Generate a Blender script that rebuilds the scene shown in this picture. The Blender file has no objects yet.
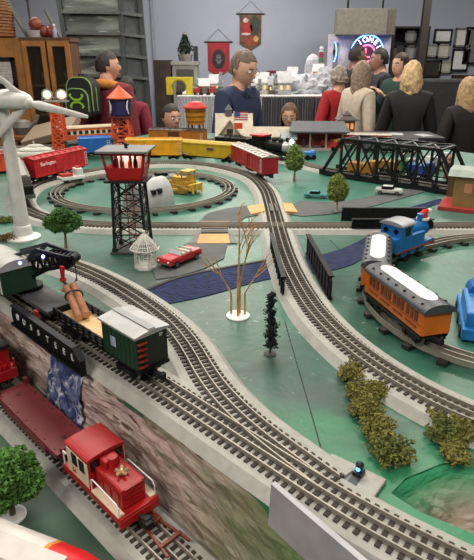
import bpy, bmesh, math, random
from mathutils import Vector, Matrix, Euler, noise
R = math.radians
PI = math.pi
rnd = random.Random(7)
SC = bpy.context.scene
COL = SC.collection

# ------------------------------------------------------------------ camera model
FPX, PITCH, CZ, T, LOW = 530.0, R(22.5), 1.57, 1.15, 1.03
def ray(u, v):
    a = (u - 237) / FPX; b = -(v - 280) / FPX
    return Vector((a, math.cos(PITCH) + b * math.sin(PITCH), -math.sin(PITCH) + b * math.cos(PITCH)))
def P(u, v, z=T):                       # point of the horizontal plane z
    d = ray(u, v); t = (z - CZ) / d.z
    return Vector((d.x * t, d.y * t, z))
def Q(u, v, Y):                         # point of the vertical plane y = Y
    d = ray(u, v); t = Y / d.y
    return Vector((d.x * t, Y, CZ + d.z * t))

# ------------------------------------------------------------------ materials
def lin(h):
    h = h.lstrip('#')
    c = [int(h[i:i + 2], 16) / 255 for i in (0, 2, 4)]
    return tuple((x / 12.92 if x <= .04045 else ((x + .055) / 1.055) ** 2.4) for x in c) + (1,)
MATS = {}
def mat(name, col, rough=.5, metal=0., var=.12, scale=30., bump=0., emit=None, estr=0., alpha=None, col2=None, spec=None, bscale=None, trans=0.):
    if name in MATS: return MATS[name]
    m = bpy.data.materials.new(name); m.use_nodes = True
    nt = m.node_tree; b = nt.nodes['Principled BSDF']
    b.inputs['Roughness'].default_value = rough; b.inputs['Metallic'].default_value = metal
    if spec is not None: b.inputs['Specular IOR Level'].default_value = spec
    tc = nt.nodes.new('ShaderNodeTexCoord')
    nz = nt.nodes.new('ShaderNodeTexNoise'); nz.inputs['Scale'].default_value = scale; nz.inputs['Detail'].default_value = 6
    nt.links.new(tc.outputs['Object'], nz.inputs['Vector'])
    c = lin(col)
    mx = nt.nodes.new('ShaderNodeMix'); mx.data_type = 'RGBA'
    ramp = nt.nodes.new('ShaderNodeMapRange'); ramp.inputs[1].default_value = .35; ramp.inputs[2].default_value = .65
    nt.links.new(nz.outputs['Fac'], ramp.inputs[0]); nt.links.new(ramp.outputs[0], mx.inputs[0])
    if col2: mx.inputs[6].default_value = c; mx.inputs[7].default_value = lin(col2)
    else:
        mx.inputs[6].default_value = tuple(x * (1 - var) for x in c[:3]) + (1,)
        mx.inputs[7].default_value = tuple(min(1, x * (1 + var)) for x in c[:3]) + (1,)
    nt.links.new(mx.outputs[2], b.inputs['Base Color'])
    if bump:
        n2 = nz
        if bscale:
            n2 = nt.nodes.new('ShaderNodeTexNoise'); n2.inputs['Scale'].default_value = bscale; n2.inputs['Detail'].default_value = 8
            nt.links.new(tc.outputs['Object'], n2.inputs['Vector'])
        bp = nt.nodes.new('ShaderNodeBump'); bp.inputs['Strength'].default_value = bump; bp.inputs['Distance'].default_value = .01
        nt.links.new(n2.outputs['Fac'], bp.inputs['Height']); nt.links.new(bp.outputs['Normal'], b.inputs['Normal'])
    if emit: b.inputs['Emission Color'].default_value = lin(emit); b.inputs['Emission Strength'].default_value = estr
    if trans: b.inputs['Transmission Weight'].default_value = trans
    if alpha is not None: b.inputs['Alpha'].default_value = alpha
    MATS[name] = m
    return m
def M(col, rough=.5, **k):              # quick material by colour
    return mat('paint_%s_%02d_%d' % (col.lstrip('#'), int(rough * 100), int(k.get('metal', 0) * 10)), col, rough, **k)

BLACK = M('#0c0c0e', .5, spec=.3); DARK = M('#1d1e21', .5, spec=.3); WHITE = M('#dedede', .5); STEEL = mat('steel', '#8b8a86', .33, .9)
RAIL = mat('rail_metal', '#958f86', .5, .5, var=.08); TIE = mat('sleeper_brown', '#302923', .75)
BED = mat('roadbed_grey', '#9b9b96', .8, var=.08, scale=60, bump=.1); TUBETIE = mat('dark_sleeper', '#25211f', .6)
GLASSD = mat('dark_window', '#15181c', .15)

# ------------------------------------------------------------------ mesh builder
def rotz(a): return Matrix.Rotation(a, 4, 'Z')
class MB:
    def __init__(s): s.bm = bmesh.new(); s.mi = 0
    def _add(s, vs, fs):
        v = [s.bm.verts.new(p) for p in vs]; out = []
        for f in fs:
            try:
                fc = s.bm.faces.new([v[i] for i in f]); fc.material_index = s.mi; out.append(fc)
            except ValueError: pass
        return v, out
    def box(s, c, d, rot=None, bev=0., top=None):
        x, y, z = d[0] / 2, d[1] / 2, d[2] / 2
        tx, ty = (top if top else (1, 1))
        vs = [Vector(p) for p in ((-x, -y, -z), (x, -y, -z), (x, y, -z), (-x, y, -z), (-x * tx, -y * ty, z), (x * tx, -y * ty, z), (x * tx, y * ty, z), (-x * tx, y * ty, z))]
        if rot is not None: vs = [rot @ p for p in vs]
        c = Vector(c)
        v, f = s._add([p + c for p in vs], [(3, 2, 1, 0), (4, 5, 6, 7), (0, 1, 5, 4), (1, 2, 6, 5), (2, 3, 7, 6), (3, 0, 4, 7)])
        if bev:
            es = list({e for q in f for e in q.edges})
            r = bmesh.ops.bevel(s.bm, geom=es, offset=bev, segments=2, affect='EDGES', profile=.6)
            for q in r['faces']: q.material_index = s.mi
        return s
    def beam(s, a, b, w, h=None, up=Vector((0, 0, 1))):
        a, b = Vector(a), Vector(b); h = h or w
        d = (b - a); L = d.length
        if L < 1e-6: return s
        x = d / L
        if abs(x.dot(up)) > .99: up = Vector((0, 1, 0))
        y = up.cross(x).normalized(); z = x.cross(y)
        rot = Matrix((x, y, z)).transposed()
        return s.box((a + b) / 2, (L, w, h), rot)
    def tube(s, pts, r, n=8, caps=True):
        pts = [Vector(p) for p in pts]
        rs = r if isinstance(r, (list, tuple)) else [r] * len(pts)
        rings = []; pn = None
        for i, p in enumerate(pts):
            t = (pts[min(i + 1, len(pts) - 1)] - pts[max(i - 1, 0)])
            t = t.normalized() if t.length > 1e-9 else Vector((0, 0, 1))
            if pn is None:
                a = Vector((0, 0, 1)) if abs(t.z) < .9 else Vector((1, 0, 0))
                pn = t.cross(a).normalized()
            else:
                pn = (pn - t * pn.dot(t)); pn = pn.normalized() if pn.length > 1e-6 else t.orthogonal().normalized()
            bn = t.cross(pn)
            rings.append([p + (pn * math.cos(2 * PI * k / n) + bn * math.sin(2 * PI * k / n)) * rs[i] for k in range(n)])
        vs = [q for g in rings for q in g]; fs = []
        for i in range(len(rings) - 1):
            for k in range(n): fs.append((i * n + k, i * n + (k + 1) % n, (i + 1) * n + (k + 1) % n, (i + 1) * n + k))
        if caps: fs.append(tuple(reversed(range(n)))); fs.append(tuple(range((len(rings) - 1) * n, len(rings) * n)))
        s._add(vs, fs); return s
    def cyl(s, a, b, r0, r1=None, n=16): return s.tube([a, b], [r0, r0 if r1 is None else r1], n)
    def sph(s, c, r, u=14, v=9, rot=None, fn=None):
        r = Vector(r) if not isinstance(r, (int, float)) else Vector((r, r, r))
        vs = []; fs = []; c = Vector(c)
        def pt(d):
            q = Vector((d.x * r.x, d.y * r.y, d.z * r.z))
            if fn: q = fn(d, q)
            if rot is not None: q = rot @ q
            return c + q
        vs.append(pt(Vector((0, 0, 1))))
        for i in range(1, v):
            th = PI * i / v
            for k in range(u):
                ph = 2 * PI * k / u
                vs.append(pt(Vector((math.sin(th) * math.cos(ph), math.sin(th) * math.sin(ph), math.cos(th)))))
        vs.append(pt(Vector((0, 0, -1)))); e = len(vs) - 1
        for k in range(u):
            fs.append((0, 1 + k, 1 + (k + 1) % u)); fs.append((e, e - u + (k + 1) % u, e - u + k))
        for i in range(v - 2):
            for k in range(u):
                a = 1 + i * u + k; b = 1 + i * u + (k + 1) % u
                fs.append((a, a + u, b + u, b))
        s._add(vs, fs); return s
    def lathe(s, prof, c=(0, 0, 0), n=20):
        c = Vector(c); vs = []; fs = []
        for r, z in prof:
            for k in range(n):
                a = 2 * PI * k / n + PI / n
                vs.append(c + Vector((r * math.cos(a), r * math.sin(a), z)))
        for i in range(len(prof) - 1):
            for k in range(n): fs.append((i * n + k, i * n + (k + 1) % n, (i + 1) * n + (k + 1) % n, (i + 1) * n + k))
        fs.append(tuple(reversed(range(n)))); fs.append(tuple(range((len(prof) - 1) * n, len(prof) * n)))
        s._add(vs, fs); return s
    def prism(s, poly, lo, hi, axis='z'):
        def m(p, h):
            return Vector((p[0], p[1], h)) if axis == 'z' else Vector((h, p[0], p[1])) if axis == 'x' else Vector((p[0], h, p[1]))
        n = len(poly); vs = [m(p, lo) for p in poly] + [m(p, hi) for p in poly]
        s._add(vs, [tuple(reversed(range(n))), tuple(range(n, 2 * n))] + [(i, (i + 1) % n, n + (i + 1) % n, n + i) for i in range(n)])
        return s
    def sweep(s, prof, pts, closed=False):   # profile (lateral, z) along a path in plan
        n = len(prof); vs = []; fs = []; N = len(pts)
        for i, p in enumerate(pts):
            if closed: t = pts[(i + 1) % N] - pts[i - 1]
            else: t = pts[min(i + 1, N - 1)] - pts[max(i - 1, 0)]
            t = Vector((t.x, t.y, 0)).normalized(); sd = Vector((-t.y, t.x, 0))
            for l, z in prof: vs.append(Vector((p.x, p.y, p.z + z)) + sd * l)
        for i in range(N if closed else N - 1):
            j = (i + 1) % N
            for k in range(n): fs.append((i * n + k, i * n + (k + 1) % n, j * n + (k + 1) % n, j * n + k))
        if not closed: fs.append(tuple(reversed(range(n)))); fs.append(tuple(range((N - 1) * n, N * n)))
        s._add(vs, fs); return s
    def crumbs(s, c, r, n, size, shell=.55, g=None):   # leafy clumps: many small irregular chips
        g = g or rnd; c = Vector(c); r = Vector(r) if not isinstance(r, (int, float)) else Vector((r, r, r))
        for _ in range(n):
            d = Vector((g.gauss(0, 1), g.gauss(0, 1), g.gauss(0, 1))).normalized()
            k = shell + (1 - shell) * g.random()
            p = c + Vector((d.x * r.x, d.y * r.y, d.z * r.z)) * k
            q = [p + Vector((g.gauss(0, 1), g.gauss(0, 1), g.gauss(0, 1))).normalized() * size * (.6 + .7 * g.random()) for _ in range(4)]
            s._add(q, [(0, 1, 2), (0, 2, 3), (0, 3, 1), (1, 3, 2)])
        return s
    def build(s, name, mats, parent=None, smooth=False, world=False, keep=False):
        if parent is not None and world: s.bm.transform(ROOTM[parent.name].inverted())
        bmesh.ops.recalc_face_normals(s.bm, faces=s.bm.faces)
        me = bpy.data.meshes.new(name); s.bm.to_mesh(me); s.bm.free()
        for m in (mats if isinstance(mats, (list, tuple)) else [mats]): me.materials.append(m)
        if smooth:
            for p in me.polygons: p.use_smooth = True
            try: me.set_sharp_from_angle(angle=R(40))
            except Exception: pass
        o = bpy.data.objects.new(name, me); COL.objects.link(o)
        if parent is not None: o.parent = parent
        return o
ROOTM = {}
def tag(o, label=None, cat=None, group=None, kind=None):
    if label: o['label'] = label
    if cat: o['category'] = cat
    if group: o['group'] = group
    if kind: o['kind'] = kind
    return o
def thing(name, label, cat, loc=(0, 0, 0), rz=0., group=None, scale=1.):
    o = bpy.data.objects.new(name, None); COL.objects.link(o); o.empty_display_size = .02
    o.location = loc; o.rotation_euler = (0, 0, rz); o.scale = (scale,) * 3
    ROOTM[o.name] = Matrix.Translation(Vector(loc)) @ rotz(rz) @ Matrix.Scale(scale, 4)
    return tag(o, label, cat, group)
def copy_tree(o, loc=None, rz=None, label=None, parent=None):
    c = o.copy(); COL.objects.link(c)
    if parent is not None: c.parent = parent
    else:
        if loc is not None: c.location = loc
        if rz is not None: c.rotation_euler = (0, 0, rz)
        if label: c['label'] = label
    for ch in list(o.children): copy_tree(ch, parent=c)
    return c
def struct(name, mb, m):
    o = mb.build(name, m); o['kind'] = 'structure'; return o
def text_part(name, txt, size, m, parent, loc, rot, depth=.0006, align='CENTER', sx=1.):
    cu = bpy.data.curves.new(name, 'FONT'); cu.body = txt; cu.size = size; cu.extrude = depth; cu.align_x = align; cu.align_y = 'CENTER'
    o = bpy.data.objects.new(name, cu); COL.objects.link(o)
    dg = bpy.context.evaluated_depsgraph_get()
    me = bpy.data.meshes.new_from_object(o.evaluated_get(dg))
    bpy.data.objects.remove(o); bpy.data.curves.remove(cu)
    me.transform(Matrix.Translation(Vector(loc)) @ Euler(rot).to_matrix().to_4x4() @ Matrix.Diagonal((sx, 1, 1, 1)))
    me.materials.clear(); me.materials.append(m)
    q = bpy.data.objects.new(name, me); COL.objects.link(q); q.parent = parent
    return q
def spline(pts, step=.012, closed=False):
    pts = [Vector(p) for p in pts]; N = len(pts); out = []
    for i in range(N if closed else N - 1):
        if closed: a, b, c, d = pts[i - 1], pts[i], pts[(i + 1) % N], pts[(i + 2) % N]
        else: a, b, c, d = pts[max(i - 1, 0)], pts[i], pts[i + 1], pts[min(i + 2, N - 1)]
        n = max(2, int((c - b).length / step))
        for k in range(n):
            t = k / n
            out.append(.5 * ((2 * b) + (c - a) * t + (2 * a - 5 * b + 4 * c - d) * t * t + (3 * b - a - 3 * c + d) * t ** 3))
    if not closed: out.append(pts[-1])
    for _ in range(6):                  # ease the kinks
        q = list(out)
        for i in range(len(out)):
            if closed: q[i] = (out[i - 1] + out[i] * 2 + out[(i + 1) % len(out)]) / 4
            elif 0 < i < len(out) - 1: q[i] = (out[i - 1] + out[i] * 2 + out[i + 1]) / 4
        out = q
    return out
def resample(pts, step, closed=False):
    src = pts + ([pts[0]] if closed else []); out = []; acc = 0.; tgt = step / 2
    for a, b in zip(src, src[1:]):
        L = (b - a).length
        while L > 0 and tgt <= acc + L:
            t = (tgt - acc) / L; out.append((a.lerp(b, t), (b - a).normalized())); tgt += step
        acc += L
    return out

# ------------------------------------------------------------------ the room
WALLM = mat('wall_paint', '#989fb0', .85, var=.03, scale=3); WALLD = mat('wall_paint_dim', '#8b8a84', .85, var=.04, scale=3)
WALLS = mat('wall_paint_dark', '#57544f', .85, var=.04, scale=3)
def room():
    b = MB(); b.box((0, 3.2, -.05), (9, 10.4, .1)); struct('floor', b, mat('carpet_grey', '#55534f', .9, bump=.2))
    b = MB(); b.box((0, 7.6, 1.5), (9, .1, 3.0)); struct('wall_back', b, WALLM)
    b = MB(); b.box((-4.5, 3.2, 1.5), (.1, 10.4, 3.0)); struct('wall_left', b, WALLS)
    b = MB(); b.box((4.5, 3.2, 1.5), (.1, 10.4, 3.0)); struct('wall_right', b, WALLS)
    b = MB(); b.box((0, -2.0, 1.5), (9, .1, 3.0)); struct('wall_front', b, WALLS)
    b = MB(); b.box((0, 3.2, 3.05), (9, 10.4, .1)); struct('ceiling', b, M('#77736c', .9))
    b = MB(); x = Q(153, 40, 7.5).x; b.box((x, 7.54, 1.5), (.03, .03, 3.0)); struct('trim_1', b, M('#8a909c', .8))
room()
LAMPM = mat('lamp_diffuser', '#ffffff', .6, emit='#fff2df', estr=2.5)
def ceiling_lamp(x, y, w):
    t = thing('ceiling_light', 'unseen white ceiling light panel above the train room', 'ceiling light', (x, y, 2.985), 0, 'ceiling light panels out of the picture')
    b = MB(); b.box((0, 0, 0), (1.24, .64, .03)); b.build('frame', WHITE, t)
    b = MB(); b.box((0, 0, -.017), (1.16, .56, .006)); b.build('diffuser', LAMPM, t)
    l = bpy.data.lights.new('panel_glow', 'AREA'); l.shape = 'RECTANGLE'; l.size = 1.15; l.size_y = .55; l.energy = w; l.color = (1, .93, .83)
    o = bpy.data.objects.new('panel_glow', l); COL.objects.link(o); o.location = (x, y, 2.955)
for x, y, w in ((-1.2, -.6, 44), (.9, -.4, 22), (-.1, 1.7, 40), (-1.7, 3.0, 26), (1.6, 3.0, 28), (-.2, 4.4, 34), (-2.2, 5.6, 24), (2.2, 5.7, 40), (0, 6.3, 42)): ceiling_lamp(x, y, w)  # left panel behind the camera is an unseen light added for the cliff
w = bpy.data.worlds.new('room_air'); SC.world = w; w.use_nodes = True
w.node_tree.nodes['Background'].inputs[0].default_value = (.6, .65, .75, 1); w.node_tree.nodes['Background'].inputs[1].default_value = .08

cam = bpy.data.cameras.new('camera'); co = bpy.data.objects.new('camera', cam); COL.objects.link(co)
co.location = (0, 0, CZ); co.rotation_euler = (R(90) - PITCH, 0, 0)
cam.sensor_fit = 'HORIZONTAL'; cam.sensor_width = 36; cam.lens = FPX / 474 * 36; cam.clip_start = .05
SC.camera = co
vs = SC.view_settings; vs.view_transform = 'Standard'; vs.look = 'None'; vs.gamma = 1; vs.exposure = 0.; vs.use_curve_mapping = False
# ------------------------------------------------------------------ layout: boards, rock, river, roads
def board_mat():
    m = bpy.data.materials.new('painted_green_board'); m.use_nodes = True; nt = m.node_tree; b = nt.nodes['Principled BSDF']
    b.inputs['Roughness'].default_value = .38
    tc = nt.nodes.new('ShaderNodeTexCoord')
    def nz(s, d=5, w=0):
        n = nt.nodes.new('ShaderNodeTexNoise'); n.inputs['Scale'].default_value = s; n.inputs['Detail'].default_value = d; n.inputs['Distortion'].default_value = w
        nt.links.new(tc.outputs['Object'], n.inputs['Vector']); return n
    def mr(n, a, c):
        r = nt.nodes.new('ShaderNodeMapRange'); r.inputs[1].default_value = a; r.inputs[2].default_value = c
        nt.links.new(n.outputs['Fac'], r.inputs[0]); return r
    def mix(f, a, c):
        x = nt.nodes.new('ShaderNodeMix'); x.data_type = 'RGBA'; nt.links.new(f, x.inputs[0])
        for i, q in ((6, a), (7, c)):
            if isinstance(q, str): x.inputs[i].default_value = lin(q)
            else: nt.links.new(q, x.inputs[i])
        return x.outputs[2]
    c = mix(mr(nz(3.2), .4, .62).outputs[0], '#1d4536', '#356a58')
    c = mix(mr(nz(2.1, 5, .8), .50, .62).outputs[0], c, '#46544f')
    c = mix(mr(nz(14, 8, 1), .58, .75).outputs[0], c, '#4b6f63')
    c = mix(mr(nz(34, 9, 2), .66, .72).outputs[0], c, '#86a097')
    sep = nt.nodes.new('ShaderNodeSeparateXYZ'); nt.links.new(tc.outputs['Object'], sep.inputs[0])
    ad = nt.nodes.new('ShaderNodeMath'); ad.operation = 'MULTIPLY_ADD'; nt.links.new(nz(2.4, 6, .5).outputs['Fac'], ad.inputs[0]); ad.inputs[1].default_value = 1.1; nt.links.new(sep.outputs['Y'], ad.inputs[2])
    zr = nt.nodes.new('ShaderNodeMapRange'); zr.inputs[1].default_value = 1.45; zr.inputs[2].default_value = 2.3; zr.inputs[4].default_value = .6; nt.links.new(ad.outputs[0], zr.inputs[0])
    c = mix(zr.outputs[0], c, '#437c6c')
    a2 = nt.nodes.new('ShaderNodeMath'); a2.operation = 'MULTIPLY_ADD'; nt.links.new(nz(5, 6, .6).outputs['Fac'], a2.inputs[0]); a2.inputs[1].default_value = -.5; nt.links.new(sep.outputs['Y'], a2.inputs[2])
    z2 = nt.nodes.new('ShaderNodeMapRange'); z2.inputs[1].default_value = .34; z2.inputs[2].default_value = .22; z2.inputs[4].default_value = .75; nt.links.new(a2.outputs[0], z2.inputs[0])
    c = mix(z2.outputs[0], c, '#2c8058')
    nt.links.new(c, b.inputs['Base Color'])
    bp = nt.nodes.new('ShaderNodeBump'); bp.inputs['Strength'].default_value = .25; bp.inputs['Distance'].default_value = .004
    nt.links.new(nz(60, 8).outputs['Fac'], bp.inputs['Height']); nt.links.new(bp.outputs['Normal'], b.inputs['Normal'])
    return m
def rock_mat(name, cols, ang=0., zmix=None, xmix=None, stretch=.16, bump=.5):
    m = bpy.data.materials.new(name); m.use_nodes = True; nt = m.node_tree; b = nt.nodes['Principled BSDF']
    b.inputs['Roughness'].default_value = .75
    tc = nt.nodes.new('ShaderNodeTexCoord'); mp = nt.nodes.new('ShaderNodeMapping'); mp.inputs['Scale'].default_value = (stretch, 1, 1)
    rt = nt.nodes.new('ShaderNodeMapping'); rt.inputs['Rotation'].default_value = (0, 0, ang)
    nt.links.new(tc.outputs['Object'], rt.inputs[0]); nt.links.new(rt.outputs[0], mp.inputs[0])
    def nz(s, dist=.6, src=None):
        n = nt.nodes.new('ShaderNodeTexNoise'); n.inputs['Scale'].default_value = s; n.inputs['Detail'].default_value = 9; n.inputs['Distortion'].default_value = dist
        nt.links.new((src or mp).outputs[0], n.inputs['Vector']); return n.outputs['Fac']
    def mr(o, a, c):
        r = nt.nodes.new('ShaderNodeMapRange'); r.inputs[1].default_value = a; r.inputs[2].default_value = c; nt.links.new(o, r.inputs[0]); return r.outputs[0]
    def mix(f, p, q):
        x = nt.nodes.new('ShaderNodeMix'); x.data_type = 'RGBA'; nt.links.new(f, x.inputs[0])
        for i, w in ((6, p), (7, q)):
            if isinstance(w, (tuple, str)): x.inputs[i].default_value = lin(w) if isinstance(w, str) else w
            else: nt.links.new(w, x.inputs[i])
        return x.outputs[2]
    prev = lin(cols[0][0])
    for col, s, a, c2 in cols[1:]: prev = mix(mr(nz(s), a, c2), prev, col)
    sep = nt.nodes.new('ShaderNodeSeparateXYZ'); nt.links.new(tc.outputs['Object'], sep.inputs[0])
    for spec, o in ((zmix, 'Z'), (xmix, 'X')):
        if spec:
            col, a, c2, amp = spec
            ad = nt.nodes.new('ShaderNodeMath'); ad.operation = 'MULTIPLY_ADD'; nt.links.new(nz(9, 1.5, rt), ad.inputs[0]); ad.inputs[1].default_value = amp; nt.links.new(sep.outputs[o], ad.inputs[2])
            prev = mix(mr(ad.outputs[0], a + amp * .5, c2 + amp * .5), prev, col)
    nt.links.new(prev, b.inputs['Base Color'])
    bp = nt.nodes.new('ShaderNodeBump'); bp.inputs['Strength'].default_value = bump; bp.inputs['Distance'].default_value = .006
    nt.links.new(nz(60, 1.2), bp.inputs['Height']); nt.links.new(bp.outputs['Normal'], b.inputs['Normal'])
    return m
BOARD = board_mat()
ROCK = rock_mat('brown_rock', [('#b3a29a', 1, 0, 1), ('#7a665d', 60, .45, .62), ('#cbbab4', 90, .52, .64), ('#b8989f', 20, .55, .68), ('#6d7a62', 26, .60, .72), ('#54453b', 150, .58, .68)], R(45), None, ('#64784c', -.08, .06, .16), stretch=.13, bump=.6)
FALLS = rock_mat('painted_waterfall', [('#626a94', 1, 0, 1), ('#2c3970', 30, .42, .58), ('#b3b6c8', 55, .54, .62), ('#1f2a50', 90, .56, .66)], R(45), stretch=.8, bump=.9)
WATER = mat('painted_river', '#0a1638', .6, spec=.15, var=.3, scale=60, bump=.5, bscale=120, col2='#172a56')
ROAD = mat('painted_road', '#45494b', .75, var=.1, scale=20, col2='#525655')
FASC = M('#8f9196', .6)

layout = thing('train_layout', 'big green painted plywood layout board with rock faces, painted river and roads', 'train layout', (0, 0, T))
A_PX = [(-40, 236), (0, 278), (20, 292), (60, 318), (100, 343), (130, 362), (168, 386), (225, 423), (275, 455), (330, 490), (385, 522), (440, 550), (500, 580)]
front_px = [(-60, 250), (0, 295), (40, 325), (82, 366), (130, 399), (200, 449), (275, 512), (330, 554), (400, 606)]
fr = [P(u, v) for u, v in front_px]
notch = [P(540, 452), P(474, 458), P(440, 464), P(406, 478), P(391, 493), P(420, 512), P(474, 534), P(540, 566)]
low_edge = [P(500, 640)]
poly = [P(-60, 154), P(60, 147), P(112, 141), P(150, 134), P(345, 131), P(400, 143), P(520, 160), Vector((1.6, 1.9, T)), Vector((1.35, .7, T))] + notch + low_edge + list(reversed(fr)) + [Vector((-1.0, 1.3, T))]
def flat(polyw, thick, name, m, root, z=None):
    b = MB(); zz = z if z is not None else polyw[0].z
    b.prism([(p.x, p.y) for p in polyw], zz - thick, zz)
    bmesh.ops.triangulate(b.bm, faces=[f for f in b.bm.faces if len(f.verts) > 4])
    return b.build(name, m, root, world=True)
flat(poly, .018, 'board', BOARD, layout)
flat([Vector((-2.0, .12, LOW)), Vector((1.3, .12, LOW)), Vector((1.3, 1.2, LOW)), Vector((-2.0, 1.9, LOW))], .02, 'lower_board', mat('dark_green_board', '#24402f', .6, var=.2, scale=12, col2='#2f4d3a'), layout)
def face(edge, bot, name, m, amp=.012, nz=26, sub=None):
    e = spline(edge, .007); n = len(e); bt = spline(bot, .007)
    b = MB(); vs = []; fs = []
    for i in range(n):
        q = bt[min(len(bt) - 1, int(i * len(bt) / n))]
        for k in range(nz + 1):
            p = e[i].lerp(q, k / nz)
            nrm = Vector((q.x - e[i].x, q.y - e[i].y, 0)); nrm = nrm.normalized() if nrm.length > 1e-5 else Vector((-.7, -.7, 0))
            s = min(1, k / 3) * min(1, (nz - k) / 2 + .3)
            d = noise.fractal(Vector((p.x * 16, p.y * 16, p.z * 34)), .8, 2.1, 5) * amp + noise.noise(Vector((p.x * 7, p.y * 7, p.z * 9))) * amp * .8
            vs.append(p + nrm * d * s + Vector((0, 0, -.002)))
    for i in range(n - 1):
        for k in range(nz):
            fs.append((i * (nz + 1) + k, (i + 1) * (nz + 1) + k, (i + 1) * (nz + 1) + k + 1, i * (nz + 1) + k + 1))
    b._add(vs, fs)
    return b.build(name, m, layout, world=True, smooth=False)
# the front cliff in stretches, each with its own paint
off = Vector((-.012, -.016, LOW - T))
def at_edge(t):
    s = spline(fr, .01); return s[int(t * (len(s) - 1))]
def stretch(t0, t1, name, m, amp=.012, extra=0):
    e = [at_edge(t0 + (t1 - t0) * k / 6) for k in range(7)]
    face(e, [p + off + Vector((-extra, -extra, 0)) for p in e], name, m, amp)
_fs = spline(fr, .01)
def tpx(u, v):
    q = P(u, v); return min(range(len(_fs)), key=lambda i: (_fs[i] - q).length) / (len(_fs) - 1)
w0, w1, w2 = tpx(50, 334), tpx(88, 370), tpx(205, 453)
stretch(0, w0 + .004, 'rock_face', ROCK, .006)
stretch(w0, w1, 'waterfall', FALLS, .007, .006)
stretch(w1 - .004, 1, 'rock_face', ROCK, .006)
# the rocky bank behind the front curve
ne = [P(540, 452), P(474, 458), P(440, 464), P(406, 478), P(391, 493)]
face(ne, [p + Vector((-.01, -.085, -.115)) for p in ne], 'rocky_bank', rock_mat('bank_rock', [('#9a8c7b', 1, 0, 1), ('#6a5b4c', 60, .45, .62), ('#beb2a2', 80, .52, .64), ('#5d7a5c', 10, .56, .68), ('#4a3d30', 70, .58, .68)], 0., ('#37996c', -.045, -.012, .03)), .006)
def patch(px, name, m, dz): flat([P(u, v, T + dz) for u, v in px], .002, name, m, layout, T + dz)
def river(up, lo, dz=.0016):
    a = spline([P(*q) for q in up], .02); c = spline([P(*q) for q in lo], .02)
    flat(a + list(reversed(c)), .002, 'river', WATER, layout, T + dz)
river([(140, 296), (165, 284), (190, 276), (228, 269), (268, 262), (300, 258), (322, 256), (345, 248), (362, 240), (380, 229)],
      [(150, 308), (171, 303), (200, 299), (229, 290), (272, 278), (302, 276), (329, 271), (350, 268), (364, 258), (384, 240)])
river([(385, 214), (415, 206), (440, 199)], [(405, 214), (430, 207), (446, 202)])
b = MB()
for a in ([(140, 293), (165, 281.5), (190, 274), (228, 267), (268, 260)],):
    s = spline([P(u, v, T + .0018) for u, v in a], .02); b.sweep([(-.006, -.002), (.006, -.002), (.004, .0014), (-.004, .0014)], s)
b.build('river_bank_line', M('#15181a', .6), layout, world=True)
patch([(150, 264), (176, 248), (197, 238), (229, 238), (224, 258), (205, 268), (178, 276), (156, 279)], 'road', ROAD, .0022)
patch([(196, 224), (208, 213), (228, 208), (250, 205), (262, 207), (262, 214), (246, 217), (232, 225)], 'road', ROAD, .0022)
patch([(284, 207), (300, 201), (330, 202), (350, 200), (372, 196), (392, 191), (430, 186), (434, 189), (402, 198), (372, 206), (330, 214), (302, 216), (288, 214)], 'road', ROAD, .0022)
# board seam
for a in ([(285, 322), (316, 430), (322, 452)], [(330, 240), (352, 262)]):
    b = MB(); b.sweep([(-.0006, 0), (.0006, 0), (.0006, .0006), (-.0006, .0006)], [P(u, v, T + .0003) for u, v in a]); b.build('board_seam', M('#182420', .8), layout, world=True)
# grey fascia board along the front curve
b = MB()
top = [P(275, 481, T + .042), P(290, 494, T + .042), P(330, 528, T + .042), P(368, 560, T + .042), P(404, 590, T + .042)]
for a, c in zip(top, top[1:]):
    q = [a, c, c + Vector((-.002, -.002, -.050)), a + Vector((-.002, -.002, -.050))]
    o2 = Vector((-.004, -.004, 0)); b._add(q + [p + o2 for p in q], [(0, 1, 2, 3), (7, 6, 5, 4), (0, 4, 5, 1), (3, 2, 6, 7), (0, 3, 7, 4), (1, 5, 6, 2)])
b.build('fascia_panel', M('#a3a3aa', .5), layout, world=True)
# legs and skirt under the table, out of sight
for x, y in ((-.7, .4), (.7, .4), (-.9, 1.8), (1.1, 1.8), (-.8, 2.5), (.4, 3.1)):
    b = MB(); b.box((x, y, (LOW - .02) / 2), (.09, .09, LOW - .02)); b.build('table_leg', M('#6b5a45', .7), layout, world=True)
b = MB(); b.box((0, .95, LOW - .04), (1.8, 1.6, .035)); b.box((.05, 2.3, LOW - .04), (1.3, 1.2, .035)); b.build('table_frame', M('#6b5a45', .7), layout, world=True)

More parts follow.
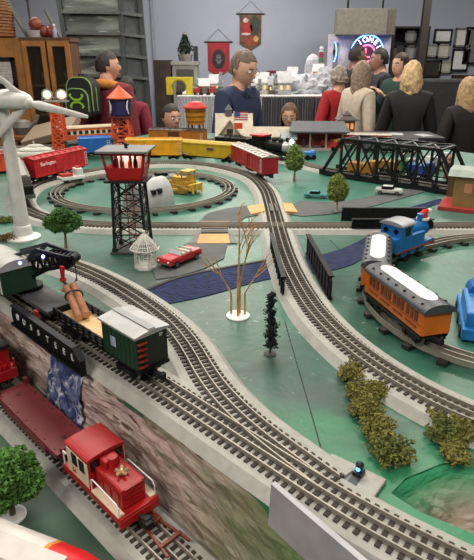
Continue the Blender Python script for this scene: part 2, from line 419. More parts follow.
# ------------------------------------------------------------------ tracks
def track(name, label, pts, closed=False, kind='fast', w=.094, dz=0., group=None, gauge=.029, ties=True):
    pts = [Vector((p.x, p.y, p.z + dz)) for p in pts]
    p0 = pts[0]
    t = thing(name, label, 'model train track', p0, 0, group)
    zb, zr = (.011, .018) if kind == 'fast' else (.0, .016)
    b = MB()
    if kind == 'fast':
        h = w / 2
        b.sweep([(-h, 0), (h, 0), (h - .011, zb), (-h + .011, zb)], pts, closed); b.build('roadbed', BED, t, world=True)
    b = MB(); tw = .046 if kind == 'fast' else .054
    for p, d in resample(pts, .0106 if kind == 'fast' else .055, closed):
        rot = Matrix.Rotation(math.atan2(d.y, d.x), 3, 'Z')
        if kind == 'fast': b.box(p + Vector((0, 0, zb + .0005)), (.0048, tw, .003), rot)
        else:
            q = MB(); q.box(p + Vector((0, 0, .004)), (.015, tw, .008), rot, bev=.001); q.build('sleeper', TUBETIE, t, world=True)
    if kind == 'fast': b.build('sleepers', TIE, t, world=True)
    for s in (-1, 0, 1):
        b = MB(); o = s * gauge / 2; q = .0009 if kind == 'fast' else .0013
        b.sweep([(o - q * 1.5, zb), (o + q * 1.5, zb), (o + q, zr), (o - q, zr)] if kind == 'fast' else [(o - q * 1.6, .007), (o + q * 1.6, .007), (o + q, .013), (o + q, zr), (o - q, zr), (o - q, .013)], pts, closed)
        b.build('rail', RAIL, t, world=True)
    return t
ZR = T + .018
Apts = spline([P(u, v, T + .012) - Vector((.006, .006, .012)) for u, v in A_PX])
track('main_track', 'grey straight three rail track under the crane train along the cliff edge', Apts, w=.086)
B_PX = [(20, 252), (50, 259), (80, 268), (114, 284), (150, 307), (175, 328), (192, 350), (205, 373), (222, 396), (250, 424), (290, 455), (330, 485)]
Bpts = spline([P(u, v, T + .012) - Vector((0, 0, .012)) for u, v in B_PX])
track('curved_track', 'grey curving three rail track between the red convertible and the green cabin car', Bpts, dz=-.0006)
LOOP_W = [(.336, .513), (.293, .542), (.234, .61), (.181, .707), (.141, .832), (.120, .978), (.110, 1.132), (.107, 1.333), (.106, 1.597), (.098, 1.80), (.062, 2.00), (-.02, 2.15), (-.138, 2.265), (-.30, 2.31),
          (-.45, 2.255), (-.57, 2.15), (-.67, 2.02), (-.722, 1.87), (-.705, 1.70), (-.64, 1.56), (-.53, 1.44), (-.40, 1.38), (-.25, 1.366), (-.05, 1.366), (.3, 1.366), (.64, 1.366), (.9, 1.366)]
Lpts = spline([Vector((x, y, T)) for x, y in LOOP_W])
kk = min(range(len(Lpts)), key=lambda i: (Lpts[i] - Vector((-.15, 1.366, T))).length + (9 if Lpts[i].y > 1.5 else 0))
track('crossing_track', 'grey three rail track running down from the red boxcar past the black tree', Lpts[:kk])
track('straight_track', 'grey three rail track running straight across below the roads to the blue engine', Lpts[kk - 1:], dz=-.0004)
ic = Vector((-.318, 1.81, T)); ir = Vector((.295, .292))
track('oval_track', 'dark tubular oval of track around the yellow bulldozer', [ic + Vector((math.cos(a) * ir.x, math.sin(a) * ir.y, 0)) for a in (2 * PI * k / 120 for k in range(120))], True, 'tube')
E_W = [(.9, 1.20), (.74, 1.255), (.62, 1.268), (.53, 1.25), (.442, 1.20), (.36, 1.14), (.305, 1.07), (.268, .98), (.252, .90), (.253, .84), (.272, .77), (.303, .715), (.36, .668), (.45, .632), (.55, .61)]
E_PX = [(520, 236), (474, 237), (440, 243), (410, 252), (382, 266), (369, 282), (372, 303), (395, 325), (440, 346), (490, 362)]
Epts = spline([Vector((x, y, T)) for x, y in E_W])
track('tubular_track', 'dark tubular track curving under the orange coaches and blue engine', Epts, kind='tube')
TA, TB = P(322, 175), P(458, 197)
TD = (TB - TA).normalized(); TN = Vector((-TD.y, TD.x, 0))
if TN.y < 0: TN = -TN
Fpts = spline([P(110, 149.5), P(140, 149.5), P(200, 152), P(250, 157.5), P(290, 163)] + [TA + TN * .06 + TD * k for k in (-.03, .2, .45, .7)])
track('rear_track', 'grey three rail track under the black steam engine and through the truss bridge', Fpts, kind='fast', w=.08, dz=.0)
Rpts = spline([Vector((p.x, p.y, T)) for p in (P(-30, 152), P(60, 148), P(140, 144), P(250, 141))], .03)
track('yard_track', 'grey three rail track behind the red lettered boxcar at the back', Rpts, w=.08, dz=.0004)
G_W = [P(-40, 343, LOW + .012), P(0, 386, LOW + .012), P(60, 443, LOW + .012), P(110, 491, LOW + .012), P(165, 537, LOW + .012), P(198, 562, LOW + .012)]
Gpts = spline([Vector((x, y, LOW)) for x, y in ((-.64, 1.005), (-.44, .806), (-.30, .666), (-.16, .528), (-.03, .398), (.02, .35))])
track('lower_track', 'grey three rail track on the dark lower board below the cliff', Gpts, w=.088)
ZL = LOW + .018
# ------------------------------------------------------------------ rolling stock
def truck(root, x, g=.029, r=.0095, z0=0., m=None, L=.046, w=None):
    w = w or g + .012
    t = MB(); m = m or BLACK
    for s in (-1, 1):
        t.box((x, s * w / 2, z0 + r + .001), (L, .005, .008), bev=.0015)
        for k in (-1, 1): t.box((x + k * L * .33, s * (w / 2 + .001), z0 + r), (.010, .006, .011), bev=.002)
    t.box((x, 0, z0 + r + .002), (.014, w, .008))
    o = t.build('bogie', m, root)
    for k in (-1, 1):
        b = MB(); xx = x + k * L * .33
        b.cyl((xx, -g / 2, z0 + r), (xx, g / 2, z0 + r), .002, n=8)
        for s in (-1, 1):
            b.cyl((xx, s * g / 2 - .0015, z0 + r), (xx, s * g / 2 + .0015, z0 + r), r, n=14)
        b.build('wheelset', STEEL, o, smooth=True)
    return o
def car_root(name, label, a, b, z, cat='train car', group=None):
    d = b - a; m = (a + b) / 2
    t = thing(name, label, cat, (m.x, m.y, z), math.atan2(d.y, d.x), group)
    return t, Vector((d.x, d.y)).length
def couplers(root, L, z=.014):
    for s in (-1, 1):
        b = MB(); b.box((s * (L / 2 + .004), 0, z), (.014, .007, .006), bev=.001); b.box((s * (L / 2 + .011), .002, z), (.007, .010, .008), bev=.0015)
        b.build('coupler', DARK, root)
def boxcar(name, label, a, b, z, W, H, col, roofcol, text=None, doorcol=None, tcol='#e8ddd0', group=None, ribs=12, far=False, g=.029, base=.021, trans=False):
    t, L = car_root(name, label, a, b, z, group=group)
    cm = M(col, .4); rm = M(roofcol, .5)
    k = MB(); k.box((0, 0, base + H / 2), (L, W, H), bev=.0012)
    for i in range(ribs):
        x = -L / 2 + L * (i + .5) / ribs
        for s in (-1, 1): k.box((x, s * W / 2, base + H / 2), (.0022, .0022, H * .94))
    for s in (-1, 1): k.box((0, s * W / 2, base + .003), (L, .003, .006)); k.box((0, s * W / 2, base + H - .002), (L, .003, .004))
    k.build('body', cm, t)
    r = MB(); h = .008
    r.prism([(-W / 2 - .002, base + H), (W / 2 + .002, base + H), (W / 2 + .002, base + H + .002), (0, base + H + h), (-W / 2 - .002, base + H + .002)], -L / 2 - .001, L / 2 + .001, 'x')
    r.box((0, 0, base + H + h + .001), (L, W * .16, .002))
    for i in range(9): r.box((-L / 2 + L * (i + .5) / 9, 0, base + H + h * .55 + .001), (.0025, W * .8, .0035))
    r.build('roof', rm, t)
    dl = L * .2
    for s in (-1, 1):
        d = MB(); d.box((.012 * s, s * (W / 2 + .002), base + H / 2), (dl, .003, H * .86), bev=.0008)
        for j in range(3): d.box((.012 * s, s * (W / 2 + .0038), base + H * (.25 + .25 * j)), (dl * .9, .0015, .0025))
        d.build('door', M(doorcol or col, .45), t)
    u = MB(); u.box((0, 0, base - .004), (L * .97, W * .5, .008)); u.box((0, 0, base - .008), (L * .2, W * .6, .012)); u.build('underframe', BLACK, t)
    for s in (-1, 1):
        l = MB(); l.box((s * (L / 2 - .017), -s * (W / 2 + .0022), base + H * .48), (.0012, .0015, H * .8)); l.box((s * (L / 2 - .007), -s * (W / 2 + .0022), base + H * .48), (.0012, .0015, H * .8))
        for j in range(5): l.box((s * (L / 2 - .012), -s * (W / 2 + .0025), base + H * (.15 + .17 * j)), (.012, .0015, .0015))
        l.build('ladder', M('#c9c4ba', .5), t)
    for s in (-1, 1): truck(t, s * L * .34, g)
    couplers(t, L)
    if text: text_part('lettering', text, H * .30, M(tcol, .6), t, (-L * .27, -W / 2 - .0032, base + H * .68), (PI / 2, 0, 0))
    return t, L

# crane train on the cliff track
def A_at(u, v, z=T): return P(u, v, z)
ua = (P(168, 386) - P(60, 318)).normalized()
def on_line(pts, u, v, z):            # nearest point of a track to a pixel
    q = P(u, v, z); return min(pts, key=lambda p: (Vector((p.x, p.y)) - Vector((q.x, q.y))).length)
def railcar_between(pts, q0, q1, zz): return on_line(pts, q0[0], q0[1], zz), on_line(pts, q1[0], q1[1], zz)
GREENC = M('#1f3d2c', .4); SILV = M('#a3a5a6', .45, metal=.2)
a = Vector((-.276, .777, T)); b = Vector((-.109, .610, T))
t, L = car_root('work_caboose', 'green cabin car with a silver roof and tan open deck beside the curved track', a, b, ZR)
W = .049
k = MB(); k.box((0, 0, .024), (L, W, .005), bev=.001); k.build('deck_frame', BLACK, t)
k = MB(); k.box((-L * .19, 0, .0275), (L * .6, W * .86, .002)); k.build('plank_deck', mat('tan_planks', '#cfa877', .6, var=.1, scale=40), t)
for s in (-1, 1):
    k = MB(); y = s * (W / 2 - .001); x0, x1 = -L / 2 + .004, L * .12
    for z in (.031, .0355, .040): k.beam((x0, y, z), (x1, y, z), .0022, .0024)
    for i in range(9): k.box((x0 + (x1 - x0) * i / 8, y, .0335), (.003, .003, .016))
    k.build('side_railing', BLACK, t)
k = MB(); k.box((-L / 2 + .003, 0, .033), (.003, W, .012)); k.build('end_board', BLACK, t)
cl = .082; cx = L / 2 - cl / 2 - .004; ch = .048
k = MB(); k.box((cx, 0, .026 + ch / 2), (cl, W + .002, ch), bev=.0015)
for i in range(8): k.box((cx - cl / 2 + cl * (i + .5) / 8, 0, .026 + ch / 2), (.001, W + .0036, ch * .96))
k.build('cabin', GREENC, t)
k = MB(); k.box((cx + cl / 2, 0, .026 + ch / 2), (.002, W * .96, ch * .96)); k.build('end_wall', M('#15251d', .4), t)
rf = MB(); z0 = .026 + ch
rf.prism([(-W / 2 - .004, z0 - .001), (-W / 2 - .004, z0 + .002), (0, z0 + .0065), (W / 2 + .004, z0 + .002), (W / 2 + .004, z0 - .001)], cx - cl / 2 - .003, cx + cl / 2 + .003, 'x')
rf.build('roof', SILV, t)
k = MB(); k.box((cx, 0, z0 + .0068), (cl + .004, .010, .002)); k.build('roof_walk', M('#8f9294', .4), t)
for s in (-1, 1):
    k = MB(); k.box((cx - .012, s * (W / 2 + .001), .026 + ch * .5), (.013, .0016, .015), bev=.0005); k.build('window', M('#9fb2c6', .25), t)
k = MB()
for j in range(5): k.box((cx + cl / 2 + .0035, -W * .36, .031 + .0085 * j), (.0045, .014, .0016))
k.build('ladder', M('#7d2a22', .5), t)
text_part('lettering', 'SP', .006, M('#d9d4c4', .5), t, (cx + cl / 2 + .0014, W * .28, .026 + ch * .86), (PI / 2, 0, PI / 2))
for s in (-1, 1): truck(t, s * L * .33, .028)
couplers(t, L)

c0 = Vector((-.455, .956, T)); c1 = Vector((-.290, .791, T))
t, L = car_root('crane_car', 'black railway crane with grey and green cab, dark boom and blue lights', c0, c1, ZR)
rz = t.rotation_euler.z
k = MB(); k.box((0, 0, .022), (L, .052, .007), bev=.001); k.build('deck', M('#3d3e42', .5), t)
k = MB(); k.cyl((0, 0, .025), (0, 0, .032), .024, n=24); k.build('turntable', BLACK, t)
for s in (-1, 1): truck(t, s * L * .32, .028)
couplers(t, L)
for s in (-1, 1):
    k = MB(); k.box((L * .36, s * .030, .012), (.012, .006, .014), bev=.001); k.build('step', M('#8c2a26', .5), t)
cab_c = Vector((P(6, 271.5, T + .075).x, P(6, 271.5, T + .075).y, 0))
inv = ROOTM[t.name].inverted()
cc = inv @ Vector((cab_c.x, cab_c.y, ZR)); cc.z = 0
th = 0.0
cw, cL, chh = .060, .105, .044
cab_rot = Matrix.Rotation(th, 4, 'Z')
def XB(mb): mb.bm.transform(Matrix.Translation(cc) @ cab_rot); return mb
k = MB(); k.box((0, 0, .033 + chh / 2), (cL, cw, chh), bev=.002); XB(k).build('cab', GREENC, t)
prof = [(-cw / 2 - .003, .033 + chh)] + [((cw / 2 + .003) * math.sin(R(q)), .033 + chh + .016 * math.cos(R(q))) for q in range(-80, 81, 16)] + [(cw / 2 + .003, .033 + chh)]
k = MB(); k.prism(prof, -cL / 2 - .002, cL / 2 + .002, 'x'); XB(k).build('cab_roof', M('#a5a8a6', .4), t, smooth=True)
for x in (-.02, .02):
    k = MB(); k.box((x, -cw / 2 - .0006, .033 + chh * .6), (.016, .0016, .018)); XB(k).build('window', GLASSD, t)
k = MB(); k.box((cL / 2 - .004, -cw / 2 - .0006, .033 + chh * .5), (.003, .0016, chh * .8)); XB(k).build('grab_rail', WHITE, t)
# boom: from the cab front, slewed to the right of the track
def loc(u, v, z): return inv @ P(u, v, z)
s0 = inv @ P(22, 268, T + .080); s1 = inv @ P(50, 256, T + .112); s2 = inv @ P(74, 258, T + .108)
BOOM = M('#0b0b12', .4, spec=.3)
d = (s2 - s0).normalized(); n = Vector((-d.y, d.x, 0)).normalized()
UP = Vector((0, 0, 1)); bend = s1
for sgn in (-1, 1):
    o = n * .0115 * sgn; k = MB()
    lo0, lo1, lo2 = s0 - UP * .024, s1 - UP * .020, s2 - UP * .008
    hi0, hi1, hi2 = s0 + UP * .004, s1 + UP * .006, s2 + UP * .004
    for p_, q_ in ((hi0, hi1), (hi1, hi2), (lo0, lo1), (lo1, lo2)): k.beam(p_ + o, q_ + o, .004, .006)
    for i in range(4):
        for (h_a, h_b, l_a, l_b) in ((hi0, hi1, lo0, lo1), (hi1, hi2, lo1, lo2)):
            k.beam(h_a.lerp(h_b, i / 4) + o, l_a.lerp(l_b, (i + .5) / 4) + o, .0025); k.beam(l_a.lerp(l_b, (i + .5) / 4) + o, h_a.lerp(h_b, (i + 1) / 4) + o, .0025)
    q = [hi1.lerp(hi2, .5) + o, hi1.lerp(hi2, .85) + o, lo1.lerp(lo2, .85) + o, lo1.lerp(lo2, .6) + o, lo1.lerp(lo2, .45) + o]; e_ = n * .0015
    k._add([p_ - e_ for p_ in q] + [p_ + e_ for p_ in q], [(0, 1, 2, 3, 4), (9, 8, 7, 6, 5)] + [(i, (i + 1) % 5, 5 + (i + 1) % 5, 5 + i) for i in range(5)])
    k.build('boom_side', BOOM, t)
k = MB()
for i in range(5):
    for p_, q_ in ((s0, s1), (s1, s2)):
        for dz in (.005, -.016): c_ = p_.lerp(q_, i / 5) + UP * dz; k.beam(c_ - n * .0125, c_ + n * .0125, .0035)
k.build('boom_cross_tie', BOOM, t)
for sgn in (-1, 1):
    k = MB(); p = s0 + n * .017 * sgn - UP * .006; q = s0.lerp(s1, .75) + n * .016 * sgn + UP * .022
    k.beam(p, q, .004, .007); k.beam(q, s1.lerp(s2, .6) + n * .012 * sgn + UP * .006, .004, .006); k.beam(p + Vector((-.02, 0, .028)), q, .004, .006); k.build('boom_brace', M('#15172b', .4), t)
k = MB(); k.cyl(s2 - n * .009, s2 + n * .009, .008, n=16); k.build('pulley', DARK, t)
for px in ((20, 263), (43, 256.5)):
    k = MB(); p = inv @ P(px[0], px[1], T + .126); k.sph(p, .0028, 10, 7); k.build('blue_lamp', mat('blue_led', '#6f80ff', .4, emit='#5c6cff', estr=14), t)
hk = inv @ P(62, 268, T + .098); he = inv @ P(64, 291, T + .055)
k = MB(); hd = he - hk
k.box(hk, (.009, .006, .007), bev=.001); k.cyl(hk, hk + hd * .5, .0045, .003); k.cyl(hk + hd * .45, hk + hd * .55, .0055, n=10)
hookpts = [hk + hd * .55 + Vector((0, 0, 0))] + [hk + hd * .8 + n * (.007 * math.cos(q)) + Vector((0, 0, .008 * math.sin(q))) for q in (1.4, .4, -.6, -1.6, -2.6)]
k.tube(hookpts, .0022, 8); k.build('hook', M('#b3202a', .4), t)
lp = P(77, 281, T + .075)
k = MB(); li = inv @ lp
k.tube([s2, s2.lerp(li, .5), li], .0009, 6); k.tube([s0.lerp(s2, .7), s2 + Vector((0, 0, .006))], .0008, 6); k.build('cable', DARK, t)
tl = thing('log_bundle', 'pair of brown logs tied together hanging from the crane over the tan deck', 'logs', lp)
la, lb = P(70, 287, T + .072), P(83, 317, T + .053)
WOOD = mat('log_bark', '#8a5a3c', .7, var=.2, scale=60, bump=.3); ENDW = M('#b98b62', .7)
for dx, dz in ((-.0052, 0), (.0052, .002)):
    o = Vector((dx, dx * .55, dz)); k = MB(); k.tube([la + o, lb + o], .0062, 14); lg = k.build('log', WOOD, tl, world=True)
    k = MB(); dd = (lb - la).normalized(); k.cyl(lb + o, lb + o + dd * .0006, .0056, n=14); k.build('cut_end', ENDW, lg)
    lg.children[0].data.transform(ROOTM[tl.name].inverted())
k = MB(); mid = la.lerp(lb, .32)
k.tube([mid + Vector((.0125 * math.cos(q), .0125 * .55 * math.cos(q), .0095 * math.sin(q) + .001)) for q in [2 * PI * i / 16 for i in range(17)]], .0013, 6)
k.tube([la.lerp(lb, .1), lp + Vector((0, 0, .006)), lp + Vector((0, 0, .012))], .001, 6); k.build('tie_strap', DARK, tl, world=True)

# US STEEL girder along the cliff
ga = Apts; i0 = min(range(len(ga)), key=lambda i: (ga[i] - P(24, 296)).length); i1 = min(range(len(ga)), key=lambda i: (ga[i] - P(96, 341)).length)
nr = Vector((ua.y, -ua.x, 0)); nr = nr if nr.y < 0 else -nr
def on_plane(u, v):                  # where a pixel ray meets the upright plane just outside the roadbed
    d_ = ray(u, v); k_ = .428 / (d_.x + d_.y); return Vector((d_.x * k_, d_.y * k_, CZ + d_.z * k_))
g0 = on_plane(11, 303); g1 = on_plane(82, 352); zg = (g0.z + g1.z) / 2; g0.z = g1.z = zg; gd = (g1 - g0); GL = gd.length
t = thing('girder_bridge', 'black plate girder lettered in white along the cliff below the crane', 'bridge girder', g0.lerp(g1, .5) - Vector((0, 0, .038)), math.atan2(gd.y, gd.x))
k = MB(); hgt = .038
k.prism([(-GL / 2, .0), (GL / 2, 0), (GL / 2, hgt * .62), (GL / 2 - .018, hgt), (-GL / 2 + .010, hgt), (-GL / 2, hgt * .62)], -.002, .003, 'y'); k.build('side_girder', M('#08080a', .5, spec=.3), t)
k = MB(); k.beam((-GL / 2 + .010, -.001, hgt), (GL / 2 - .018, -.001, hgt), .010, .003); k.beam((-GL / 2, -.003, .001), (GL / 2, -.003, .001), .006, .003)
k.beam((GL / 2 - .018, -.001, hgt), (GL / 2, -.001, hgt * .62), .010, .003); k.build('top_flange', M('#131318', .4, spec=.3), t)
LET = M('#cfd0d2', .5)
k = MB(); k.cyl((-GL * .39, -.0022, hgt * .55), (-GL * .39, -.0032, hgt * .55), .0058, n=18); k.build('emblem', LET, t)
for i, chx in enumerate('USSTEEL'):
    xs = (-.29, -.18, -.07, .06, .17, .28, .385)
    text_part('letter', chx, .0145, LET, t, (GL * xs[i], -.0026, hgt * .5), (PI / 2, 0, 0))

# lower level train
def prof_root(name, label, pa, pb, z, cat): return car_root(name, label, pa, pb, z, cat)
MAROON = M('#662228', .45); REDL = M('#9c1518', .4)
e0 = on_line(Gpts, 2, 390, LOW + .035); e1 = on_line(Gpts, 62, 430, LOW + .035)
fd = (P(165, 537, LOW) - P(0, 386, LOW)).normalized()
fd = Vector((.7071, -.7071, 0)); fa = Vector((-.372, .738, LOW)); fb = Vector((-.227, .593, LOW))
t, L = car_root('flat_car', 'empty dull red flat car behind the red and white engine', fa, fb, ZL)
W = .053
k = MB(); k.box((0, 0, .0215), (L, W, .008), bev=.0012)
for s in (-1, 1):
    k.box((0, s * (W / 2 - .001), .016), (L * .7, .004, .012)); k.box((L / 2 - .004, s * W * .28, .0268), (.006, .006, .006))
for s in (-1, 1): k.box((-L / 2 + .005, s * W * .44, .030), (.009, .007, .012))
k.build('deck', MAROON, t)
for s in (-1, 1):
    for i in range(7):
        x = -L / 2 + L * (i + .5) / 7; k = MB(); k.cyl((x, s * W * .4, .0252), (x, s * W * .4, .0262), .0017, n=8); k.build('rivet', M('#4d1719', .5), t)
    k = MB(); k.cyl((s * L * .36, 0, .0252), (s * L * .36, 0, .0262), .0045, n=12); k.build('pivot_cap', M('#4d1719', .5), t)
for s in (-1, 1): truck(t, s * L * .34, .029)
couplers(t, L)
ra, rb = P(-60, 342, LOW + .04), P(2, 378, LOW + .04)
ra = fa - fd * .24; rb = fa - fd * .034
t, L = car_root('caboose', 'bright red car at the left edge behind the dull red flat car', ra, rb, ZL)
k = MB(); k.box((0, 0, .028), (L, .056, .018), bev=.001); k.box((-.01, 0, .050), (L * .86, .053, .036), bev=.0015)
for i in range(6): k.box((L / 2 - .004, -.025 + .010 * i, .043), (.006, .0025, .022))
k.build('body', REDL, t)
k = MB(); k.box((-.01, 0, .070), (L * .9, .058, .006), bev=.002); k.build('roof', DARK, t)
for s in (-1, 1):
    k = MB(); k.box((-.02, s * .0268, .052), (.03, .002, .016)); k.build('window', GLASSD, t)
    truck(t, s * L * .32, .029)
couplers(t, L)
# the little red and white engine
pa, pb = P(79, 445, LOW + .04), P(136, 502, LOW + .04)
pm0 = fb + fd * .020; pL = ((pb - pa).length)
pb2 = pm0 + fd * .136
t, L = car_root('switch_engine', 'small red and cream diesel switcher on the lower track beside the cliff', pm0, pb2, ZL, 'toy locomotive')
W = .056; CREAM = M('#d8c6ae', .5)
k = MB(); k.box((0, 0, .021), (L, W, .010), bev=.0015); k.box((L / 2 - .002, 0, .017), (.006, W, .012), bev=.001); k.box((-L / 2 + .002, 0, .017), (.006, W, .012), bev=.001); k.build('frame', REDL, t)
cl = .052; cx = -L / 2 + .016 + cl / 2; chh = .044
k = MB(); k.box((cx, 0, .026 + chh / 2), (cl, W * .94, chh), bev=.0012); k.build('cab', REDL, t)
for s in (-1, 1):
    k = MB(); k.box((cx, s * W * .47, .026 + chh * .44), (cl * .98, .002, chh * .84), bev=.0006); sd = k.build('cab_side', CREAM, t)
    for i in (-1, 1):
        k = MB(); k.box((cx + i * .009 + .004, s * (W * .47 + .0012), .026 + chh * .66), (.012, .0016, .017)); k.build('window', GLASSD, sd)
prof = [(-W * .49, .026 + chh - .001)] + [(W * .49 * math.sin(R(q)) / math.sin(R(62)), .026 + chh + .0035 * (math.cos(R(q)) - math.cos(R(62))) / (1 - math.cos(R(62)))) for q in range(-62, 63, 12)] + [(W * .49, .026 + chh - .001)]
k = MB(); k.prism(prof, cx - cl / 2 - .0015, cx + cl / 2 + .0015, 'x'); k.build('roof', M('#9c1c1e', .4), t)
for s in (-1, 1):
    k = MB(); k.box((cx + cl / 2 + .0006, s * W * .30, .026 + chh * .74), (.0016, .012, .014)); k.build('window', GLASSD, t)
hl = L / 2 - .010 - (cx + cl / 2); hx = cx + cl / 2 + hl / 2; hw = W * .62; hh = .030
k = MB(); k.box((hx, 0, .026 + hh / 2), (hl, hw, hh), bev=.003)
for i in range(5): k.box((hx + hl / 2, 0, .030 + .006 * i), (.003, hw * .7, .002))
for s in (-1, 1):
    for i in range(3): k.box((hx - hl * .3 + hl * .3 * i, s * hw / 2, .026 + hh * .45), (hl * .22, .002, hh * .6))
k.build('hood', REDL, t)
k = MB(); k.box((cx + cl / 2 + .008, W * .0, .026 + hh + .005), (.014, hw * .6, .012), bev=.002); k.cyl((cx + cl / 2 + .016, 0, .026 + hh), (cx + cl / 2 + .016, 0, .026 + hh + .016), .006, n=14); k.build('exhaust_stack', REDL, t)
k = MB()
for q in range(5):
    aa = 2 * PI * q / 5; k.tube([(hx + .006, 0, .026 + hh), (hx + .006 + .008 * math.cos(aa), .008 * math.sin(aa), .026 + hh + .007)], [.0018, .0022], 8)
k.sph((hx + .006, 0, .026 + hh + .005), .004); k.build('bell', M('#c9b48c', .3, metal=.6), t)
for s in (-1, 1):
    k = MB(); y = s * (W / 2 - .002); xx0, xx1 = cx + cl / 2 + .004, L / 2 - .004
    k.tube([(xx0, y, .027), (xx0, y, .044), (xx0 + .004, y, .047), (xx1 - .004, y, .044 if s < 0 else .046), (xx1, y, .040), (xx1, y, .027)], .0009, 6); k.build('handrail', WHITE, t)
    k = MB(); k.box(((xx0 + xx1) / 2, s * W * .41, .0268), (xx1 - xx0, W * .16, .0025)); k.build('walkway', CREAM, t)
    k = MB(); k.tube([(-L / 2 + .004, y, .027), (-L / 2 + .004, y, .048), (-L / 2 + .013, y, .048)], .0012, 6); k.build('handrail', WHITE, t)
for s in (-1, 1): truck(t, s * L * .27, .029, .0105, L=.046)
couplers(t, L)
text_part('lettering', '51', .010, M('#b3262a', .5), t, (cx - .008, -W * .47 - .0014, .026 + chh * .22), (PI / 2, 0, 0))
k = MB(); k.box((L / 2 + .012, 0, .012), (.016, .012, .008), bev=.002); k.build('coupler_knuckle', BLACK, t)
# brown track barrier at the end of the lower line
t = thing('track_bumper', 'rusty brown metal bumper of rods standing on the lower track end', 'track bumper', (P(158, 530, ZL).x, P(158, 530, ZL).y, ZL), math.atan2(fd.y, fd.x))
RUST = M('#6d2f22', .5)
k = MB()
for s in (-1, 1):
    k.beam((-.044, s * .005, .002), (.04, s * .016, .002), .003); k.beam((-.040, s * .004, .012), (-.012, s * .012, .003), .0028)
k.beam((-.042, 0, .003), (-.042, 0, .014), .004); k.beam((-.042, -.010, .012), (-.042, .010, .012), .004)
k.beam((-.01, -.012, .003), (-.01, .012, .003), .004); k.beam((.024, -.016, .003), (.024, .016, .003), .004); k.build('frame', RUST, t)

# the loop's far cars
def between(qa, qb, z=T): return P(*qa, z), P(*qb, z)
boxcar('boxcar', 'red boxcar with white lettering behind the white wind turbine', *between((31, 188.5), (83, 174)), ZR, .062, .062, '#b8232b', '#a51f26', text='Burlington', tcol='#f0dcd6')
boxcar('boxcar', 'red boxcar with a pale roof on the loop beside the round green tree', *between((238, 168), (270, 185)), ZR, .062, .06, '#a3222a', '#a9a39c', tcol='#e0d0c8')
boxcar('boxcar', 'blue boxcar behind the red lettered boxcar and the tower cabin', *between((80, 159.5), (112, 158)), T + .013, .06, .06, '#1f5fae', '#2a68b4')
boxcar('refrigerator_car', 'bright yellow boxcar behind the red tower cabin', *between((128, 163), (183, 163)), ZR, .062, .062, '#d79a17', '#c98f14')
# yellow hopper
t, L = car_root('hopper_car', 'mustard yellow hopper car between the yellow and red boxcars', *between((183, 162.5), (236, 167.5)), ZR)
YH = M('#b99a1e', .45); W = .062
k = MB(); k.prism([(-L / 2, .072), (-L / 2, .050), (-L * .36, .022), (L * .36, .022), (L / 2, .050), (L / 2, .072)], -W / 2, W / 2, 'y')
for i in range(11):
    for s in (-1, 1): k.box((-L / 2 + L * (i + .5) / 11, s * W / 2, .050), (.003, .003, .040))
for s in (-1, 1): k.box((0, s * W / 2, .075), (L * 1.01, .004, .005))
k.build('body', YH, t)
k = MB(); k.prism([(-W / 2, .074), (W / 2, .074), (W * .2, .084), (-W * .2, .084)], -L / 2, L / 2, 'x'); k.build('roof', M('#a88d22', .5), t)
k = MB(); k.box((L * .1, -W / 2 - .0026, .056), (L * .12, .001, .008)); k.build('emblem', M('#4d2a66', .5), t)
k = MB(); k.box((0, 0, .017), (L * .95, W * .4, .007)); k.build('underframe', BLACK, t)
for s in (-1, 1): truck(t, s * L * .36)
couplers(t, L)
boxcar('boxcar', 'brown and orange boxcar on the rear track behind the yellow hopper car', *between((152, 151), (206, 153)), T + .019, .06, .066, '#a8661f', '#3b322c', doorcol='#4f2c1c')
# grey and black diesel at the far left of the loop
t, L = car_root('diesel_engine', 'dark grey and black diesel engine on the left bend of the loop', *between((27, 212), (18, 184)), ZR, 'toy locomotive')
W = .062; GRY = M('#5b5a58', .4)
k = MB(); k.box((0, 0, .028), (L, W, .014), bev=.001); k.box((-.01, 0, .058), (L * .8, W * .86, .048), bev=.003); k.build('body', GRY, t)
k = MB(); k.box((-.01, 0, .084), (L * .8, W * .6, .008), bev=.003); k.build('roof', M('#8d8a86', .4), t)
k = MB(); k.box((-L / 2 + .01, 0, .045), (.02, W * .9, .03), bev=.003); k.build('nose', BLACK, t)
for s in (-1, 1):
    k = MB(); k.box((0, s * W * .435, .064), (L * .6, .002, .014)); k.build('window', GLASSD, t)
    truck(t, s * L * .3)
couplers(t, L)
boxcar('boxcar', 'red orange boxcar cut by the left edge of the picture behind the turbine', *between((-34, 176), (12, 172)), T + .0, .06, .066, '#c1442a', '#8f3a24', base=.012)
# passenger cars at the back left
def coach(name, label, a, b, z, W, H, col, roofcol, wincol, n=8, g=.032, base=.020, roofh=.012, top=None, band=None):
    t, L = car_root(name, label, a, b, z)
    k = MB(); k.box((0, 0, base + H / 2), (L, W, H), bev=.0015); k.build('body', M(col, .4), t)
    prof = [(-W / 2 - .003, base + H - .001)] + [((W / 2 + .003) * math.sin(R(q)), base + H + roofh * math.cos(R(q))) for q in range(-84, 85, 14)] + [(W / 2 + .003, base + H - .001)]
    k = MB(); k.prism(prof, -L / 2 - .004, L / 2 + .004, 'x'); k.build('roof', M(roofcol, .4), t, smooth=True)
    if band:
        for s in (-1, 1):
            k = MB(); k.box((0, s * W / 2, base + H * .62), (L * .99, .0014, H * .36)); k.build('stripe', M(band, .45), t)
    for s in (-1, 1):
        for i in range(n):
            k = MB(); k.box((-L / 2 + L * (i + .6) / (n + .2), s * (W / 2 + .0008), base + H * .64), (L / n * .58, .0018, H * .30)); k.build('window', M(wincol, .3), t)
    k = MB(); k.box((0, 0, base - .003), (L * .9, W * .5, .008)); k.build('underframe', BLACK, t)
    for s in (-1, 1): truck(t, s * L * .34, g)
    couplers(t, L)
    return t, L
